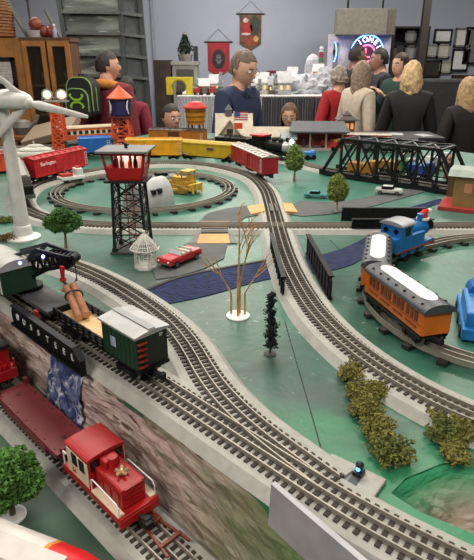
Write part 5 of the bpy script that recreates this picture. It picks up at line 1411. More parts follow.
    def hp(d):
        q = fn0(d, d); n1 = noise.noise(d * 4.2 + Vector((x, y, 0))) * curl + noise.noise(Vector((d.x * 14, d.y * 14, d.z * 2.5))) * max(curl, .07) * .6
        grow = 1.055 + n1 * .8
        q = Vector((d.x * .335 * hh * grow * 1.03, d.y * .40 * hh * grow * 1.02 + .015 * hh, d.z * .5 * hh * (1.06 + n1 * .6)))
        if long_ and d.z < .1:
            r_ = max(.001, math.hypot(d.x, d.y)); fl = (.1 - d.z) / 1.1
            rad = 1.10 + .14 * fl + n1 * 1.6
            q.x = d.x / r_ * .35 * hh * rad * (1 - .35 * fl ** 3); q.y = d.y / r_ * .39 * hh * rad * (1 - .35 * fl ** 3) + .02 * hh; q.z = .05 * hh - fl * hh * hairlen
        return q
    def keep(d):
        if long_: return d.z > .52 or d.y > -.12 or (d.y > -.62 and abs(d.x) > .72 and d.z < .6) or (d.z > .30 and abs(d.x) > .5)
        if hairstyle == 'bald': return False
        return d.z > .52 - .16 * abs(d.x) or (d.y > .05 and d.z > -.36) or (d.y > -.30 and d.z > -.05 and abs(d.x) > .55)
    grid = {}
    for i in range(V + 1):
        th = PI * i / V
        if long_ and i == V: continue
        for j in range(U):
            ph = 2 * PI * j / U; d = Vector((math.sin(th) * math.cos(ph), math.sin(th) * math.sin(ph), math.cos(th)))
            grid[i, j] = len(vsx); vsx.append((hp(d), d))
    for i in range(V - (1 if long_ else 0)):
        for j in range(U):
            q = [(i, j), (i + 1, j), (i + 1, (j + 1) % U), (i, (j + 1) % U)]
            if all(z_ in grid for z_ in q) and all(keep(vsx[grid[z_]][1]) for z_ in q): fs_.append(tuple(grid[z_] for z_ in q))
    k._add([v_[0] for v_ in vsx], fs_)
    bmesh.ops.remove_doubles(k.bm, verts=k.bm.verts, dist=1e-5)
    bmesh.ops.delete(k.bm, geom=[v_ for v_ in k.bm.verts if not v_.link_faces], context='VERTS')
    bmesh.ops.recalc_face_normals(k.bm, faces=k.bm.faces)
    bmesh.ops.solidify(k.bm, geom=list(k.bm.faces), thickness=hh * .03)
    k.bm.transform(HM); k.build('hair', mat('hair_' + hair, hair, .65, var=.35, scale=45, bump=.5), t, smooth=True)
    # clothes
    tm = topm or M(top, .8, bump=.2)
    vs2 = [L(.50), L(.60), L(.70), L(sz + .008), L(nb + .012)]; es2 = [(0, 1), (1, 2), (2, 3), (3, 4)]
    rd2 = [(.085 * h * wide, .070 * h), (.080 * h * wide, .064 * h), (.086 * h * wide, .067 * h), (.088 * h, .066 * h), .052 * h]
    if coat:
        i = len(vs2); vs2.append(L(.36)); es2.append((0, i)); rd2.append((.10 * h * wide, .085 * h))
    for sh, el, wr in arms:
        wr2 = el.lerp(wr, sleeve); i = len(vs2); vs2 += [sh + Vector((0, 0, .003 * h)), sh.lerp(el, .5), el, el.lerp(wr2, .5), wr2]; rd2 += [.041 * h, .036 * h, .032 * h, .029 * h, .024 * h]
        es2 += [(3, i), (i, i + 1), (i + 1, i + 2), (i + 2, i + 3), (i + 3, i + 4)]
    mesh_obj(skin_mesh(vs2, es2, rd2, 2), 'coat' if coat else 'top', tm, t)
    vs3 = [L(.52)]; es3 = []; rd3 = [(.080 * h * wide, .066 * h)]
    for s in (-1, 1):
        i = len(vs3); vs3 += [Vector((s * .052 * h, 0, .47 * h)), Vector((s * .055 * h, -.004 * h, .28 * h)), Vector((s * .056 * h, .008 * h, .06 * h))]; rd3 += [.054 * h, .042 * h, .032 * h]
        es3 += [(0, i), (i, i + 1), (i + 1, i + 2)]
    mesh_obj(skin_mesh(vs3, es3, rd3, 1), 'trousers', M(pants, .85), t)
    for s in (-1, 1):
        k = MB(); k.box((s * .058 * h, -.03 * h, .014 * h + .004), (.055 * h, .15 * h, .036 * h), bev=.012 * h); k.build('shoe', DARK, t, smooth=True)
    t['hh'] = hh
    del t['hh']
    return t, hc, HM, hh, arms
def pos(u, v, Y): q = Q(u, v, Y); return q.x, Y, q.z
x, y, z = pos(232, 50, 3.72)
t, hc, HM, hh, arms = person('grey haired man in a navy shirt and glasses looking down at the trains', x, y, z, R(55), '#cf9f88', '#6b5d52', '#25304f', '#2c2c30', hs=.224, pitch=R(16), yaw=R(-4), lean=.10,
    armL=((.15, -.03, .61), (.13, -.15, .52)), armR=((-.15, -.02, .61), (-.13, -.14, .52)), wide=1.0)
k = MB()
for s in (-1, 1): k.tube([(s * hh * .13 + hh * .085 * math.cos(q), -hh * .435, hh * .01 + hh * .06 * math.sin(q)) for q in [2 * PI * i / 16 for i in range(17)]], hh * .008, 6); k.tube([(s * hh * .21, -hh * .425, hh * .02), (s * hh * .345, -hh * .05, hh * .03)], hh * .008, 6)
k.beam((-hh * .045, -hh * .445, hh * .02), (hh * .045, -hh * .445, hh * .02), hh * .012); k.bm.transform(HM); k.build('glasses', M('#b8b4ac', .3, metal=.6), t)
k = MB()
for s in (-1, 1): k.prism([(s * .005, -.01), (s * .055, .02), (s * .06, .045), (s * .02, .05)], -.012, 0, 'y')
k.bm.transform(Matrix.Translation(hc + Vector((0, -hh * .22, -hh * .72)))); k.build('collar', M('#2b3759', .8), t)
x, y, z = pos(169, 104, 4.2)
person('dark haired boy in a dark jacket peering over the layout edge', x, y, z, R(38), '#cb9d86', '#2a211d', '#25272e', '#2c2c30', hs=.195, kid=True, pitch=R(4))
x, y, z = pos(290, 103, 4.4)
person('girl with light brown hair peering over the layout edge, only her face showing', x, y, z, R(-8), '#d0a48e', '#5e432f', '#8a8f99', '#3a3c44', 'long', hs=.19, kid=True, pitch=R(10), hairlen=.7)
x, y, z = pos(104, 51, 4.35)
t, hc, HM, hh, arms = person('person in a maroon hooded jacket wearing a green trimmed black backpack', x, y, z, R(155), '#cb9b85', '#231c1a', '#6d1f2c', '#2a2c33', yaw=R(-48), wide=1.15)
k = MB(); k.tube([(-.10, .02, -.015), (-.07, .075, .0), (0, .10, .005), (.07, .075, 0), (.10, .02, -.015), (.06, -.06, -.03), (-.06, -.06, -.03), (-.10, .02, -.015)], [.034] * 8, 12)
k.bm.transform(Matrix.Translation(hc + Vector((0, .012, -hh * .60)))); k.build('hood', M('#b3702c', .8), t, smooth=True)
# the backpack he wears
bw = Q(88, 92, 4.08)
bw = Q(82, 117, 4.13)
tb = thing('backpack', 'black backpack with lime green piping and emblem worn by the maroon jacketed person', 'backpack', (bw.x, 4.15, bw.z), R(-22), scale=.86)
BPK = M('#1d1f22', .7); LIME = M('#8fbf2e', .5)
def rr(w_, h_, r_, n_=6):
    o_ = []
    for cx0, cz0, a0 in ((w_ / 2 - r_, h_ - r_, 0), (-w_ / 2 + r_, h_ - r_, 90), (-w_ / 2 + r_ * .4, r_ * .4, 180), (w_ / 2 - r_ * .4, r_ * .4, 270)):
        rr_ = r_ if a0 < 180 else r_ * .4
        for i in range(n_ + 1): q = R(a0 + 90 * i / n_); o_.append((cx0 + rr_ * math.cos(q), cz0 + rr_ * math.sin(q)))
    return o_
k = MB(); k.prism(rr(.26, .32, .09), -.01, .11, 'y'); k.build('main_pack', BPK, tb, smooth=True)
k = MB(); k.prism(rr(.24, .235, .08), -.055, -.01, 'y'); k.build('front_pocket', M('#24262a', .7), tb, smooth=True)
for w_, h_, y_, r_ in ((.26, .32, -.012, .09), (.26, .30, .05, .09), (.235, .232, -.056, .08)):
    pts = [Vector((q[0], y_, q[1])) for q in rr(w_, h_, r_)][:14]; k = MB(); k.tube([Vector((w_ / 2, y_, .05))] + pts + [Vector((-w_ / 2, y_, .05))], .006, 8); k.build('piping', M('#7a9a58', .6), tb, smooth=True)
k = MB()
for s in (-1, 1):
    arc1 = [Vector((.050 + .052 * math.cos(q), -.060, .118 + s * .050 * math.sin(q) - s * .0)) for q in (0,)]
    for e in (-1, 1):
        pts = [Vector((e * .078, -.060, .110 + s * .062)), Vector((e * .062, -.060, .110 + s * .034)), Vector((e * .036, -.060, .110 + s * .016)), Vector((0, -.060, .110 + s * .011))]
        for a_, b_ in zip(pts, pts[1:]): k.beam(a_, b_, .010, .028, Vector((0, 1, 0))) if False else k.tube([a_, b_], [.013, .011], 8)
for e in (-1, 1): k.tube([(e * .078, -.060, .172), (e * .056, -.060, .178)], .009, 8); k.tube([(e * .078, -.060, .048), (e * .056, -.060, .042)], .009, 8)
k.bm.transform(Matrix.Diagonal((.9, .25, .8, 1))); k.bm.transform(Matrix.Translation((0, -.045, .045))); k.build('emblem', LIME, tb)
k = MB(); k.tube([(-.03, .04, .315), (-.025, .04, .345), (.025, .04, .345), (.03, .04, .315)], .007, 8); k.build('handle', BPK, tb)
x, y, z = pos(125, 77, 4.75)
person('black haired person in a maroon top standing behind the orange water tower', x, y, z, R(165), '#a87f6c', '#17130f', '#7b1f33', '#26272c', 'bob', hairlen=.5, pitch=R(10), wide=1.1)
x, y, z = pos(361, 61, 4.75)
person('woman with long greying hair in a cream sweater turned to the right', x, y, z, R(120), '#cb9f89', '#8a7563', '#bfb2a2', '#2f3138', 'long', hairlen=1.35, armR=((-.135, .02, .63), (-.10, -.07, .52)), armL=((.135, .0, .63), (.10, -.07, .52)), wide=.86)
x, y, z = pos(341, 66, 5.1)
person('person in a red coat standing left of the cream sweater woman', x, y, z, R(200), '#cb9f89', '#8d8478', '#a31d24', '#2a2b30', 'curly', hairlen=.35, curl=.12, wide=.86)
x, y, z = pos(356, 45, 6.35)
person('dark haired man in black standing right in front of the neon sign', x, y, z, R(95), '#7d5a4e', '#1b1716', '#23242a', '#222') if False else person('dark haired man in black standing just left of the neon letters', x, y, z, R(95), '#7d5a4e', '#1b1716', '#23242a', '#222226')
x, y, z = pos(383, 48, 5.85)
person('dark haired man in a charcoal jacket facing left under the neon sign', x, y, z, R(-85), '#ad8371', '#1d1816', '#2a2d33', '#25272c')
x, y, z = pos(404, 53, 5.3)
t, hc, HM, hh, arms = person('smiling woman in a dark green sweater holding up a phone', x, y, z, R(-58), '#d6a78f', '#3a2820', '#173a33', '#26282e', 'bob', hairlen=.62, armL=((.12, -.06, .68), (.03, -.16, .78)), armR=((-.13, -.05, .68), (-.07, -.16, .78)))
pw = ROOTM[t.name] @ (arms[0][2].lerp(arms[1][2], .5) + Vector((0, -.085, .02)))
tp = thing('phone', 'pale lit phone held by the woman in the green sweater', 'phone', pw, R(-58))
k = MB(); k.box((0, 0, 0), (.075, .009, .15), Euler((R(-35), 0, 0)).to_matrix(), bev=.003); k.build('case', DARK, tp)
k = MB(); k.box((0, .0052, -.0), (.068, .002, .14), Euler((R(-35), 0, 0)).to_matrix()); k.build('screen', mat('phone_screen', '#cfe0ff', .3, emit='#bcd2ff', estr=1.2), tp)
x, y, z = pos(414, 61, 4.3)
person('woman with curly blonde hair in a black coat seen from behind', x, y, z, R(168), '#cb9f89', '#c9ab80', '#141417', '#1d1e22', 'curly', hairlen=.85, curl=.13, coat=True, wide=.88, armL=((.135, -.02, .63), (.10, -.10, .55)), armR=((-.135, -.02, .63), (-.10, -.10, .55)))
x, y, z = pos(472, 77, 4.05)
person('person with long sandy hair and a dark coat at the right edge', x, y, z, R(188), '#cb9f89', '#a98c66', '#1a1716', '#2a2622', 'long', hairlen=1.4, coat=True, wide=.885)

# ------------------------------------------------------------------ back of the room
# wooden display cabinet on the left
WOODC = mat('oak_boards', '#94632f', .6, var=.25, scale=7, bump=.15); WOODD = mat('oak_dark', '#57381f', .55, var=.25, scale=8)
c0, c1, c2 = Q(-14, 37, 4.55), Q(20, 38, 4.55), Q(67, 42, 4.55)
zt = c1.z
t = thing('display_cabinet', 'wooden cabinet with glass doors and a framed notice on its plank side', 'cabinet', (c1.x, 4.55, 0))
wL, wR = c0.x - c1.x - .15, c2.x - c1.x + .02
k = MB(); k.box((wL / 2, .12, zt / 2), (-wL, .24, zt)); 
for i in range(7): k.box((wL * (i + .5) / 7, -.001, zt / 2), (-wL / 7 - .006, .006, zt))
k.build('plank_side', WOODC, t)
k = MB(); k.box((wR / 2, .24, zt / 2), (wR, .02, zt)); k.box((wR / 2, .12, zt - .01), (wR + .02, .26, .03)); k.box((wR / 2, .12, .3), (wR, .24, .6))
for f_ in (0.0, .52, 1.): k.box((.012 + (wR - .02) * f_, .12, zt / 2), (.012, .22, zt - .02))
k.build('carcass', WOODD, t)
for zz in (.9, 1.15, 1.38):
    k = MB(); k.box((wR / 2, .13, zz), (wR - .03, .18, .012)); k.build('shelf', M('#8a6a45', .6), t)
for i, (f0, f1) in enumerate(((.02, .50), (.54, .99))):
    k = MB(); x0, x1 = wR * f0, wR * f1
    for xx in (x0 + .018, x1 - .018): k.box((xx, -.005, (zt + .60) / 2), (.036, .022, zt - .72))
    for zz in (.64, zt - .04): k.box(((x0 + x1) / 2, -.005, zz), (x1 - x0, .022, .04))
    d_ = k.build('door', WOODC, t)
    k = MB(); k.box(((x0 + x1) / 2, -.003, (zt + .62) / 2), (x1 - x0 - .06, .004, zt - .72)); k.build('pane', mat('cabinet_glass', '#3a342e', .08, alpha=.35), d_)
g = random.Random(2)
for zz in (.906, 1.156, 1.386):
    for i in range(7):
        tt = thing('trophy_glass', 'small dark glass piece on the shelves behind the cabinet doors', 'glass', (c1.x + .05 + i * (wR - .1) / 6, 4.68 + g.uniform(-.04, .04), zz), 0, 'glassware in the display cabinet')
        hq = g.uniform(.07, .14); k = MB(); k.lathe([(.02, 0), (.02, .004), (.006, .01), (.006, hq * .4), (.022, hq * .6), (.024, hq)], n=12); k.build('bowl', M(g.choice(['#6a6f72', '#4c4f54', '#59463a', '#7d8488']), .2), tt, smooth=True)
n0, n1 = Q(-12, 57, 4.5), Q(17, 88, 4.5)
t = thing('framed_notice', 'black framed white notice hanging on the plank side of the cabinet', 'framed notice', ((n0.x + n1.x) / 2, 4.53, (n0.z + n1.z) / 2)); fw, fh = n1.x - n0.x, n0.z - n1.z
k = MB()
for s in (-1, 1): k.box((s * (fw / 2 - .016), 0, 0), (.032, .02, fh), bev=.003); k.box((0, 0, s * (fh / 2 - .016)), (fw, .02, .032), bev=.003)
k.build('frame', M('#1c1414', .4), t)
k = MB(); k.box((0, .003, 0), (fw - .05, .008, fh - .05)); k.build('paper', M('#b9b4b4', .7), t)
k = MB()
for i in range(7): k.box((0, -.0015, fh * .28 - i * fh * .085), (fw * (.55 if i % 3 else .4), .001, fh * .012))
k.build('print', M('#77747a', .7), t)
# things on top of the cabinet
def on_cab(u, Y): return Q(u, 40, Y).x
t = thing('wicker_basket', 'round brown wicker basket on top of the cabinet at the left edge', 'basket', (on_cab(-6, 4.7), 4.70, zt + .005))
k = MB(); bz = Q(0, 0, 4.7).z - zt + .06; k.lathe([(.15, 0), (.17, .02), (.168, bz * .6), (.12, bz * .95), (.09, bz)], n=32)
for i in range(14): k.lathe([(.168 if i < 9 else .168 - (i - 8) * .008, bz * (i + .3) / 15), (.176 if i < 9 else .176 - (i - 8) * .008, bz * (i + .6) / 15), (.168 if i < 9 else .168 - (i - 8) * .008, bz * (i + .9) / 15)], n=32)
k.build('weave', mat('wicker', '#7d5230', .7, var=.4, scale=80, bump=.6), t)
for (u0, v0, u1, v1, lb) in ((6, 0, 27, 30, 'tall grey board leaning on top of the cabinet beside the basket'), (46, 12, 60, 38, 'small grey board leaning at the right end of the cabinet top')):
    a, b = Q(u0, v0, 4.8), Q(u1, v1, 4.7); t = thing('leaning_board', lb, 'board', (b.x, 4.72, zt + .005))
    k = MB(); k.beam((0, 0, .0), (a.x - b.x, .08, a.z - zt), .012, .09 if u0 < 20 else .06, Vector((0, 1, 0))); k.build('panel', M('#4d4f4a', .6), t)
for i, (u, v, r_, c_, lb) in enumerate(((36, 25, .052, '#7d3a26', 'reddish brown ball in the white bowl on the cabinet'), (44, 26, .045, '#6d2a22', 'dark red round pot left on the cabinet top'), (51, 28, .045, '#7a3325', 'dark red round pot right on the cabinet top'))):
    q = Q(u, v, 4.7); zb = zt + .005 if i else zt + .058
    t = thing('round_pot' if i else 'ball', lb, 'pot' if i else 'ball', (q.x, 4.69, zb))
    k = MB(); k.sph((0, 0, r_ * (1.0 if i else .9)), r_, 20, 14); k.lathe([(r_ * .35, r_ * 1.85), (r_ * .4, r_ * 2.05)], n=14) if i else None; k.build('shell', M(c_, .5), t, smooth=True)
q = Q(36, 36, 4.7); t = thing('white_bowl', 'white bowl holding a reddish ball on top of the cabinet', 'bowl', (q.x, 4.7, zt + .005)); k = MB(); k.lathe([(.055, 0), (.075, .055), (.07, .055), (.05, .008)], n=24); k.build('bowl', M('#b4b4b4', .4), t, smooth=True)
q = Q(56, 38, 4.68); t = thing('spray_bottle', 'small grey violet bottle at the right of the cabinet top', 'bottle', (q.x, 4.66, zt + .005)); k = MB(); k.lathe([(.018, 0), (.018, .06), (.007, .075), (.007, .085)], n=14); k.build('bottle', M('#8a84a0', .4), t, smooth=True); k = MB(); k.box((0, 0, .092), (.012, .03, .016), bev=.002); k.build('nozzle', WHITE, t)
q = Q(33, 30, 4.8); t = thing('candlestick', 'thin dark candlestick rising behind the ball on the cabinet', 'candlestick', (q.x, 4.76, zt + .005)); k = MB(); k.lathe([(.03, 0), (.03, .01), (.008, .02), (.008, .26), (.014, .27), (.010, .33)], n=14); k.build('stem', M('#4a4340', .4), t, smooth=True)
# big grey ribbed metal hull part
hp_ = lambda u, v, Y=6.2: Q(u, v, Y)
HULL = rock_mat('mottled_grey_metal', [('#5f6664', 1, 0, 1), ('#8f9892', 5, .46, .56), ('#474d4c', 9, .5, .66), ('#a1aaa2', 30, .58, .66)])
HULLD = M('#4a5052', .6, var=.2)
t = thing('metal_hull', 'tall old grey ribbed metal hull section leaning behind the backpack person', 'metal hull', (hp_(100, 60).x, 6.2, 0))
base = Vector((t.location.x, 6.2, 0))
def slab(pts, th, m, name, par=t):
    k = MB(); f_ = [p_ - base for p_ in pts]; bk = [p_ + Vector((0, th, 0)) for p_ in f_]; n_ = len(f_)
    k._add(f_ + bk, [tuple(range(n_)), tuple(reversed(range(n_, 2 * n_)))] + [(i, (i + 1) % n_, n_ + (i + 1) % n_, n_ + i) for i in range(n_)]); return k.build(name, m, par)
def lerp2(a, b, f_): return a + (b - a) * f_
Ld, Lu = (57, -14), (82, 100); Rd, Ru = (119, -14), (122, 100); Ed, Eu = (140, -14), (151, 100)
def hull_pt(col, v):
    a, b = ((57, -14), (84, 110)) if col == 0 else ((120, -14), (124, 110)) if col == 1 else ((139, -14), (152, 110))
    f_ = (v - a[1]) / (b[1] - a[1]); return hp_(a[0] + (b[0] - a[0]) * f_, v, 6.2 + (.10 if col == 2 else 0) - .25 * f_ * 0)
low = lambda col: Vector((hull_pt(col, 100).x, 6.2 + (.10 if col == 2 else 0), .0))
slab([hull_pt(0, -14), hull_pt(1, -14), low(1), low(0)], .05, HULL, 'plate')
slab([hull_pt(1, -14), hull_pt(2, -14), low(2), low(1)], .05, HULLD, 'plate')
for v in (-10, 12, 33, 54, 75):
    k = MB(); a, b, c = hull_pt(0, v) - base, hull_pt(1, v + 1) - base, hull_pt(2, v + 4) - base
    k.beam(a - Vector((0, .02, 0)), b - Vector((0, .02, 0)), .07, .03); k.beam(b - Vector((0, .02, 0)), c - Vector((0, .02, 0)), .06, .03); k.build('rib', M('#555b5a', .5, var=.2), t)
for col in (0, 1, 2):
    k = MB(); k.beam(hull_pt(col, -14) - base - Vector((0, .015, 0)), low(col) - base - Vector((0, .015, 0)), .05, .05, Vector((0, 1, 0))); k.build('edge_strip', M('#3f4546', .5), t)
# white pedestal with a little christmas tree, dark barrel, yellow tunnel
q0, q1 = Q(172, 61, 6.6), Q(197, 61, 6.6)
t = thing('white_pedestal', 'white boxy pedestal holding the little christmas tree against the wall', 'pedestal', ((q0.x + q1.x) / 2, 6.75, 0)); pw_ = q1.x - q0.x
k = MB(); k.box((0, 0, q0.z / 2), (pw_, .3, q0.z)); k.box((0, 0, q0.z - .02), (pw_ + .03, .33, .04)); k.build('cabinet_body', M('#93958f', .7), t)
k = MB(); k.box((0, -.152, q0.z - .24), (pw_ * .7, .006, .3)); k.build('dark_opening', M('#4a4a48', .7), t)
tc = thing('christmas_tree', 'little dark christmas tree in a pale pot on the white pedestal', 'christmas tree', ((q0.x + q1.x) / 2 + .0, 6.72, q0.z))
hh_ = Q(184, 34, 6.7).z - q0.z; k = MB(); k.lathe([(.07, 0), (.09, .07), (.08, .07)], n=18); k.build('pot', M('#9a9790', .7), tc)
k = MB(); k.cyl((0, 0, .06), (0, 0, hh_), .008, n=8); k.build('trunk', DARK, tc)
k = MB(); g = random.Random(8)
for i in range(9): f_ = i / 8; k.crumbs((0, 0, .10 + (hh_ - .12) * f_), (.125 * (1 - f_ * .82), .125 * (1 - f_ * .82), .03), 90, .018, .2, g)
k.build('foliage', M('#26332a', .8, var=.4), tc)
k = MB(); k.sph((0, 0, hh_), .014); k.build('star', M('#c9b070', .4), tc)
t = thing('dark_canister', 'small dark box beside the little christmas tree', 'box', (q1.x - .02, 6.72, q0.z)); k = MB(); k.box((0, 0, .08), (.05, .06, .16), bev=.006); k.build('case', M('#24272e', .6), t)
q0, q1 = Q(155, 60, 6.5), Q(172, 60, 6.5)
t = thing('wooden_crate', 'tall dark brown slatted crate beside the white pedestal', 'crate', ((q0.x + q1.x) / 2 - .03, 6.7, 0)); w_ = q1.x - q0.x
k = MB(); k.box((0, 0, q0.z / 2), (w_, .26, q0.z))
for i in range(6): k.box((-w_ / 2 + w_ * (i + .5) / 6, -.134, q0.z / 2), (w_ / 6 - .012, .01, q0.z))
k.build('slats', mat('dark_crate', '#41372e', .7, var=.25, scale=9), t)
# the snow village table
tz = Q(260, 96, 5.2).z
x0, x1 = Q(178, 97, 5.2).x, Q(327, 97, 5.2).x
xm = Q(262, 97, 5.2).x
t = thing('display_table', 'long table under a white cloth and dark skirt for the snow village', 'table', ((x0 + x1) / 2, 5.75, 0)); W_ = x1 - x0
k = MB(); k.box((0, 0, tz - .03), (W_, 1.1, .04)); k.build('table_top', M('#6b6258', .7), t)
k = MB(); k.box((0, 0, tz - .004), (W_ + .02, 1.13, .012)); k.build('white_cloth', M('#c4c4c6', .9, bump=.3), t)
k = MB(); n_ = 160; xx0 = xm - (x0 + x1) / 2
def drape(xa, xb, name, m, z1):
    pts = []; n_ = 120
    for i in range(n_ + 1):
        xq = xa + (xb - xa) * i / n_; pts.append((xq, -.565 + .012 * math.sin(i * 1.3) + .006 * math.sin(i * 2.9)))
    k = MB(); vs_ = [Vector((a_, b_, z_)) for z_ in (tz - .005, z1) for a_, b_ in pts]; vs_ += [v_ + Vector((0, .006, 0)) for v_ in vs_]; N_ = n_ + 1
    fs_ = [(i, i + 1, N_ + i + 1, N_ + i) for i in range(n_)] + [(2 * N_ + i + 1, 2 * N_ + i, 3 * N_ + i, 3 * N_ + i + 1) for i in range(n_)]
    k._add(vs_, fs_); k.build(name, m, t, smooth=True)
drape(-W_ / 2, xx0, 'white_skirt', M('#b9bbc0', .9), .05); drape(xx0, W_ / 2, 'grey_skirt', M('#5b5d62', .9), .05)
for sx in (-1, 1):
    for sy in (-1, 1): k = MB(); k.box((sx * (W_ / 2 - .1), sy * .42, (tz - .05) / 2), (.05, .05, tz - .05)); k.build('leg', DARK, t)
SNOW = mat('snow_batting', '#b3b6be', .9, var=.06, bump=.6, bscale=20)
def heap(u, v, Y, sx, sy, sz, lb, seed):
    q = Q(u, v, Y); t = thing('snow_heap', lb, 'artificial snow', (q.x, Y, tz + .002)); k = MB(); g_ = random.Random(seed)
    def fn(d, p_):
        s_ = 1 + .35 * noise.noise(d * 2.6 + Vector((seed, 0, 0))) + .18 * noise.noise(d * 7 + Vector((0, seed, 0))); return Vector((p_.x * s_, p_.y * s_, max(0, p_.z * s_)))
    k.sph((0, 0, 0), (sx, sy, sz), 48, 26, fn=fn); k.build('snow', SNOW, t); return t
heap(300, 92, 5.72, .25, .3, .15, 'rumpled mound of white snow left of the snowy hill on the display table', 3)
heap(319, 92, 5.72, .23, .32, .2, 'tall rumpled mound of white snow at the right end of the display table', 5)
# village pieces: each its own small house
def village(u, v, Y, w_, h_, c_, roof, lb, z=None, tower=False):
    q = Q(u, v, Y); z = tz + .003 if z is None else z
    t = thing('village_house', lb, 'village house', (q.x, Y, z), R((u * 37) % 40 - 20))
    k = MB(); k.box((0, 0, h_ * .3), (w_, w_ * .8, h_ * .6)); k.prism([(-w_ * .4, h_ * .6), (w_ * .4, h_ * .6), (0, h_)], -w_ / 2, w_ / 2, 'x'); k.build('wall', M(c_, .6), t)
    k = MB()
    for s in (-1, 1): k.beam((0, s * w_ * .25, h_ * .77 + .008), (0.0001, s * w_ * .25, h_ * .77 + .008), .01) if False else k._add([Vector((sx * w_ * .56, s * w_ * .48, h_ * .54)) for sx in (-1, 1)] + [Vector((sx * w_ * .56, 0, h_ * 1.03)) for sx in (1, -1)] + [Vector((sx * w_ * .56, s * w_ * .48, h_ * .60)) for sx in (-1, 1)] + [Vector((sx * w_ * .56, 0, h_ * 1.10)) for sx in (1, -1)], [(0, 1, 2, 3), (7, 6, 5, 4), (0, 4, 5, 1), (1, 5, 6, 2), (2, 6, 7, 3), (3, 7, 4, 0)])
    k.build('roof', M(roof, .7), t)
    for i in (-1, 1):
        k = MB(); k.box((i * w_ * .25, -w_ * .41, h_ * .34), (w_ * .2, .006, h_ * .2)); k.build('window', mat('village_window', '#e8c88a', .4, emit='#ffcf80', estr=.35), t)
    return t
vl = [(204, 94, 5.5, .10, .13, '#8f8f8a', '#c9cace', 'grey snow roofed house at the left of the village'), (214, 93, 5.6, .09, .16, '#a9a49a', '#cfd0d4', 'cream snow roofed house left behind the man'), (262, 94, 5.5, .12, .18, '#b9b0a2', '#cfd0d3', 'white gabled house just right of the man'),
      (272, 94, 5.45, .08, .15, '#6d5a4c', '#b9bcc4', 'brown house with snowy roof beside the red goblet'), (283, 93, 5.4, .13, .19, '#9fa3a8', '#c9ccd2', 'grey snowy house with a dark doorway in mid village'), (254, 93, 5.6, .08, .13, '#7a3a32', '#b9bcc4', 'red brick house hidden near the shoulder of the man'),
      (292, 88, 5.9, .10, .22, '#8b8f96', '#cdd0d6', 'tall pale house behind the mid village'), (318, 78, 5.75, .10, .13, '#b98d86', '#d8d0d0', 'pink house with snowy roof on the snow mound'), (336, 84, 5.55, .09, .10, '#a13a38', '#d0d2d8', 'red and white house at the right end of the snow mound')]
for u, v, Y, w_, h_, c_, rf_, lb in vl:
    z_ = None
    if 'on the snow mound' in lb or 'right end of the snow mound' in lb: z_ = tz + (.13 if 'pink' in lb else .12)
    village(u, v, Y, w_, h_, c_, rf_, lb, z_)
g = random.Random(31)
for i in range(13):
    u = 200 + i * 9 + g.uniform(-3, 3); u = u if not 226 < u < 256 else u + 30
    q = Q(u, 95, 5.4 + g.uniform(-.1, .45)); t = thing('frosted_tree', 'tiny frosted white tree among the snow village houses', 'model tree', (q.x, q.y, tz + .003), 0, 'frosted trees in the snow village')
    hq = g.uniform(.10, .19); k = MB(); k.cyl((0, 0, 0), (0, 0, hq), .005, n=6); k.build('trunk', M('#5b5148', .8), t)
    k = MB()
    for j in range(5): k.crumbs((0, 0, hq * (.25 + .18 * j)), (.042 * (1 - j * .18), .042 * (1 - j * .18), .016), 36, .014, .2, g)
    k.build('foliage', M('#a9b0b2', .9, var=.25), t)
for i, (u, c_) in enumerate(((198, '#8a2c2a'), (205, '#5c5a58'), (212, '#8f3230'), (220, '#3f5a44'))):
    q = Q(u, 99, 5.32); t = thing('village_train_car', ('red engine leading the tiny train before the snow village', 'grey wagon second in the tiny village train', 'red wagon third in the tiny village train', 'green wagon last in the tiny village train')[i], 'train car', (q.x, 5.3, tz + .003), 0, 'tiny train on the village table')
    k = MB(); k.box((0, 0, .04), (.085, .04, .045), bev=.004); k.box((.01 if i else .03, 0, .068), (.05, .036, .02), bev=.004); k.build('body', M(c_, .5), t)
    for sx in (-.025, .025): k = MB(); k.cyl((sx, -.022, .012), (sx, .022, .012), .012, n=12); k.build('wheelset', DARK, t)
q = Q(273, 85, 5.6); t = thing('red_goblet_lamp', 'dark red goblet shaped lamp rising from the snow village', 'lamp', (q.x, 5.65, tz + .003)); hq = Q(273, 71, 5.65).z - tz
k = MB(); k.lathe([(.05, 0), (.05, .01), (.012, .03), (.012, hq * .68)], n=16); k.build('stem', M('#3a2420', .5), t, smooth=True); k = MB(); k.lathe([(.012, hq * .66), (.045, hq * .8), (.07, hq), (.064, hq), (.03, hq * .8)], n=20); k.build('cup', M('#6d1f2a', .4), t, smooth=True)
q = Q(320, 45, 5.9); t = thing('village_lighthouse', 'red white and green banded lighthouse tower on the snow mound', 'lighthouse', (Q(321, 60, 5.85).x, 5.85, tz + .13)); hq = Q(321, 52, 5.85).z - tz - .13
for i, c_ in enumerate(('#b9b4b2', '#3b5a4c', '#a8a8a6', '#4a6a58', '#a03438')):
    k = MB(); k.lathe([(.045 - .005 * i, hq * i / 5), (.045 - .005 * (i + 1), hq * (i + 1) / 5)], n=16); k.build('band', M(c_, .5), t, smooth=True)
k = MB(); k.lathe([(.03, hq), (.03, hq + .006), (.016, hq + .01), (.016, hq + .03), (.024, hq + .034), (.003, hq + .055)], n=16); k.build('lantern_room', M('#c9ccd4', .4), t)
q = Q(314, 66, 5.85); t = thing('white_church', 'big white domed building on top of the snow mound', 'village house', (Q(313, 70, 5.9).x, 5.95, tz + .12)); k = MB(); k.box((0, 0, .07), (.15, .12, .14)); k.lathe([(.075, .14), (.07, .19), (.045, .23), (.005, .25)], n=18); k.build('wall', M('#b9bcc6', .7), t)
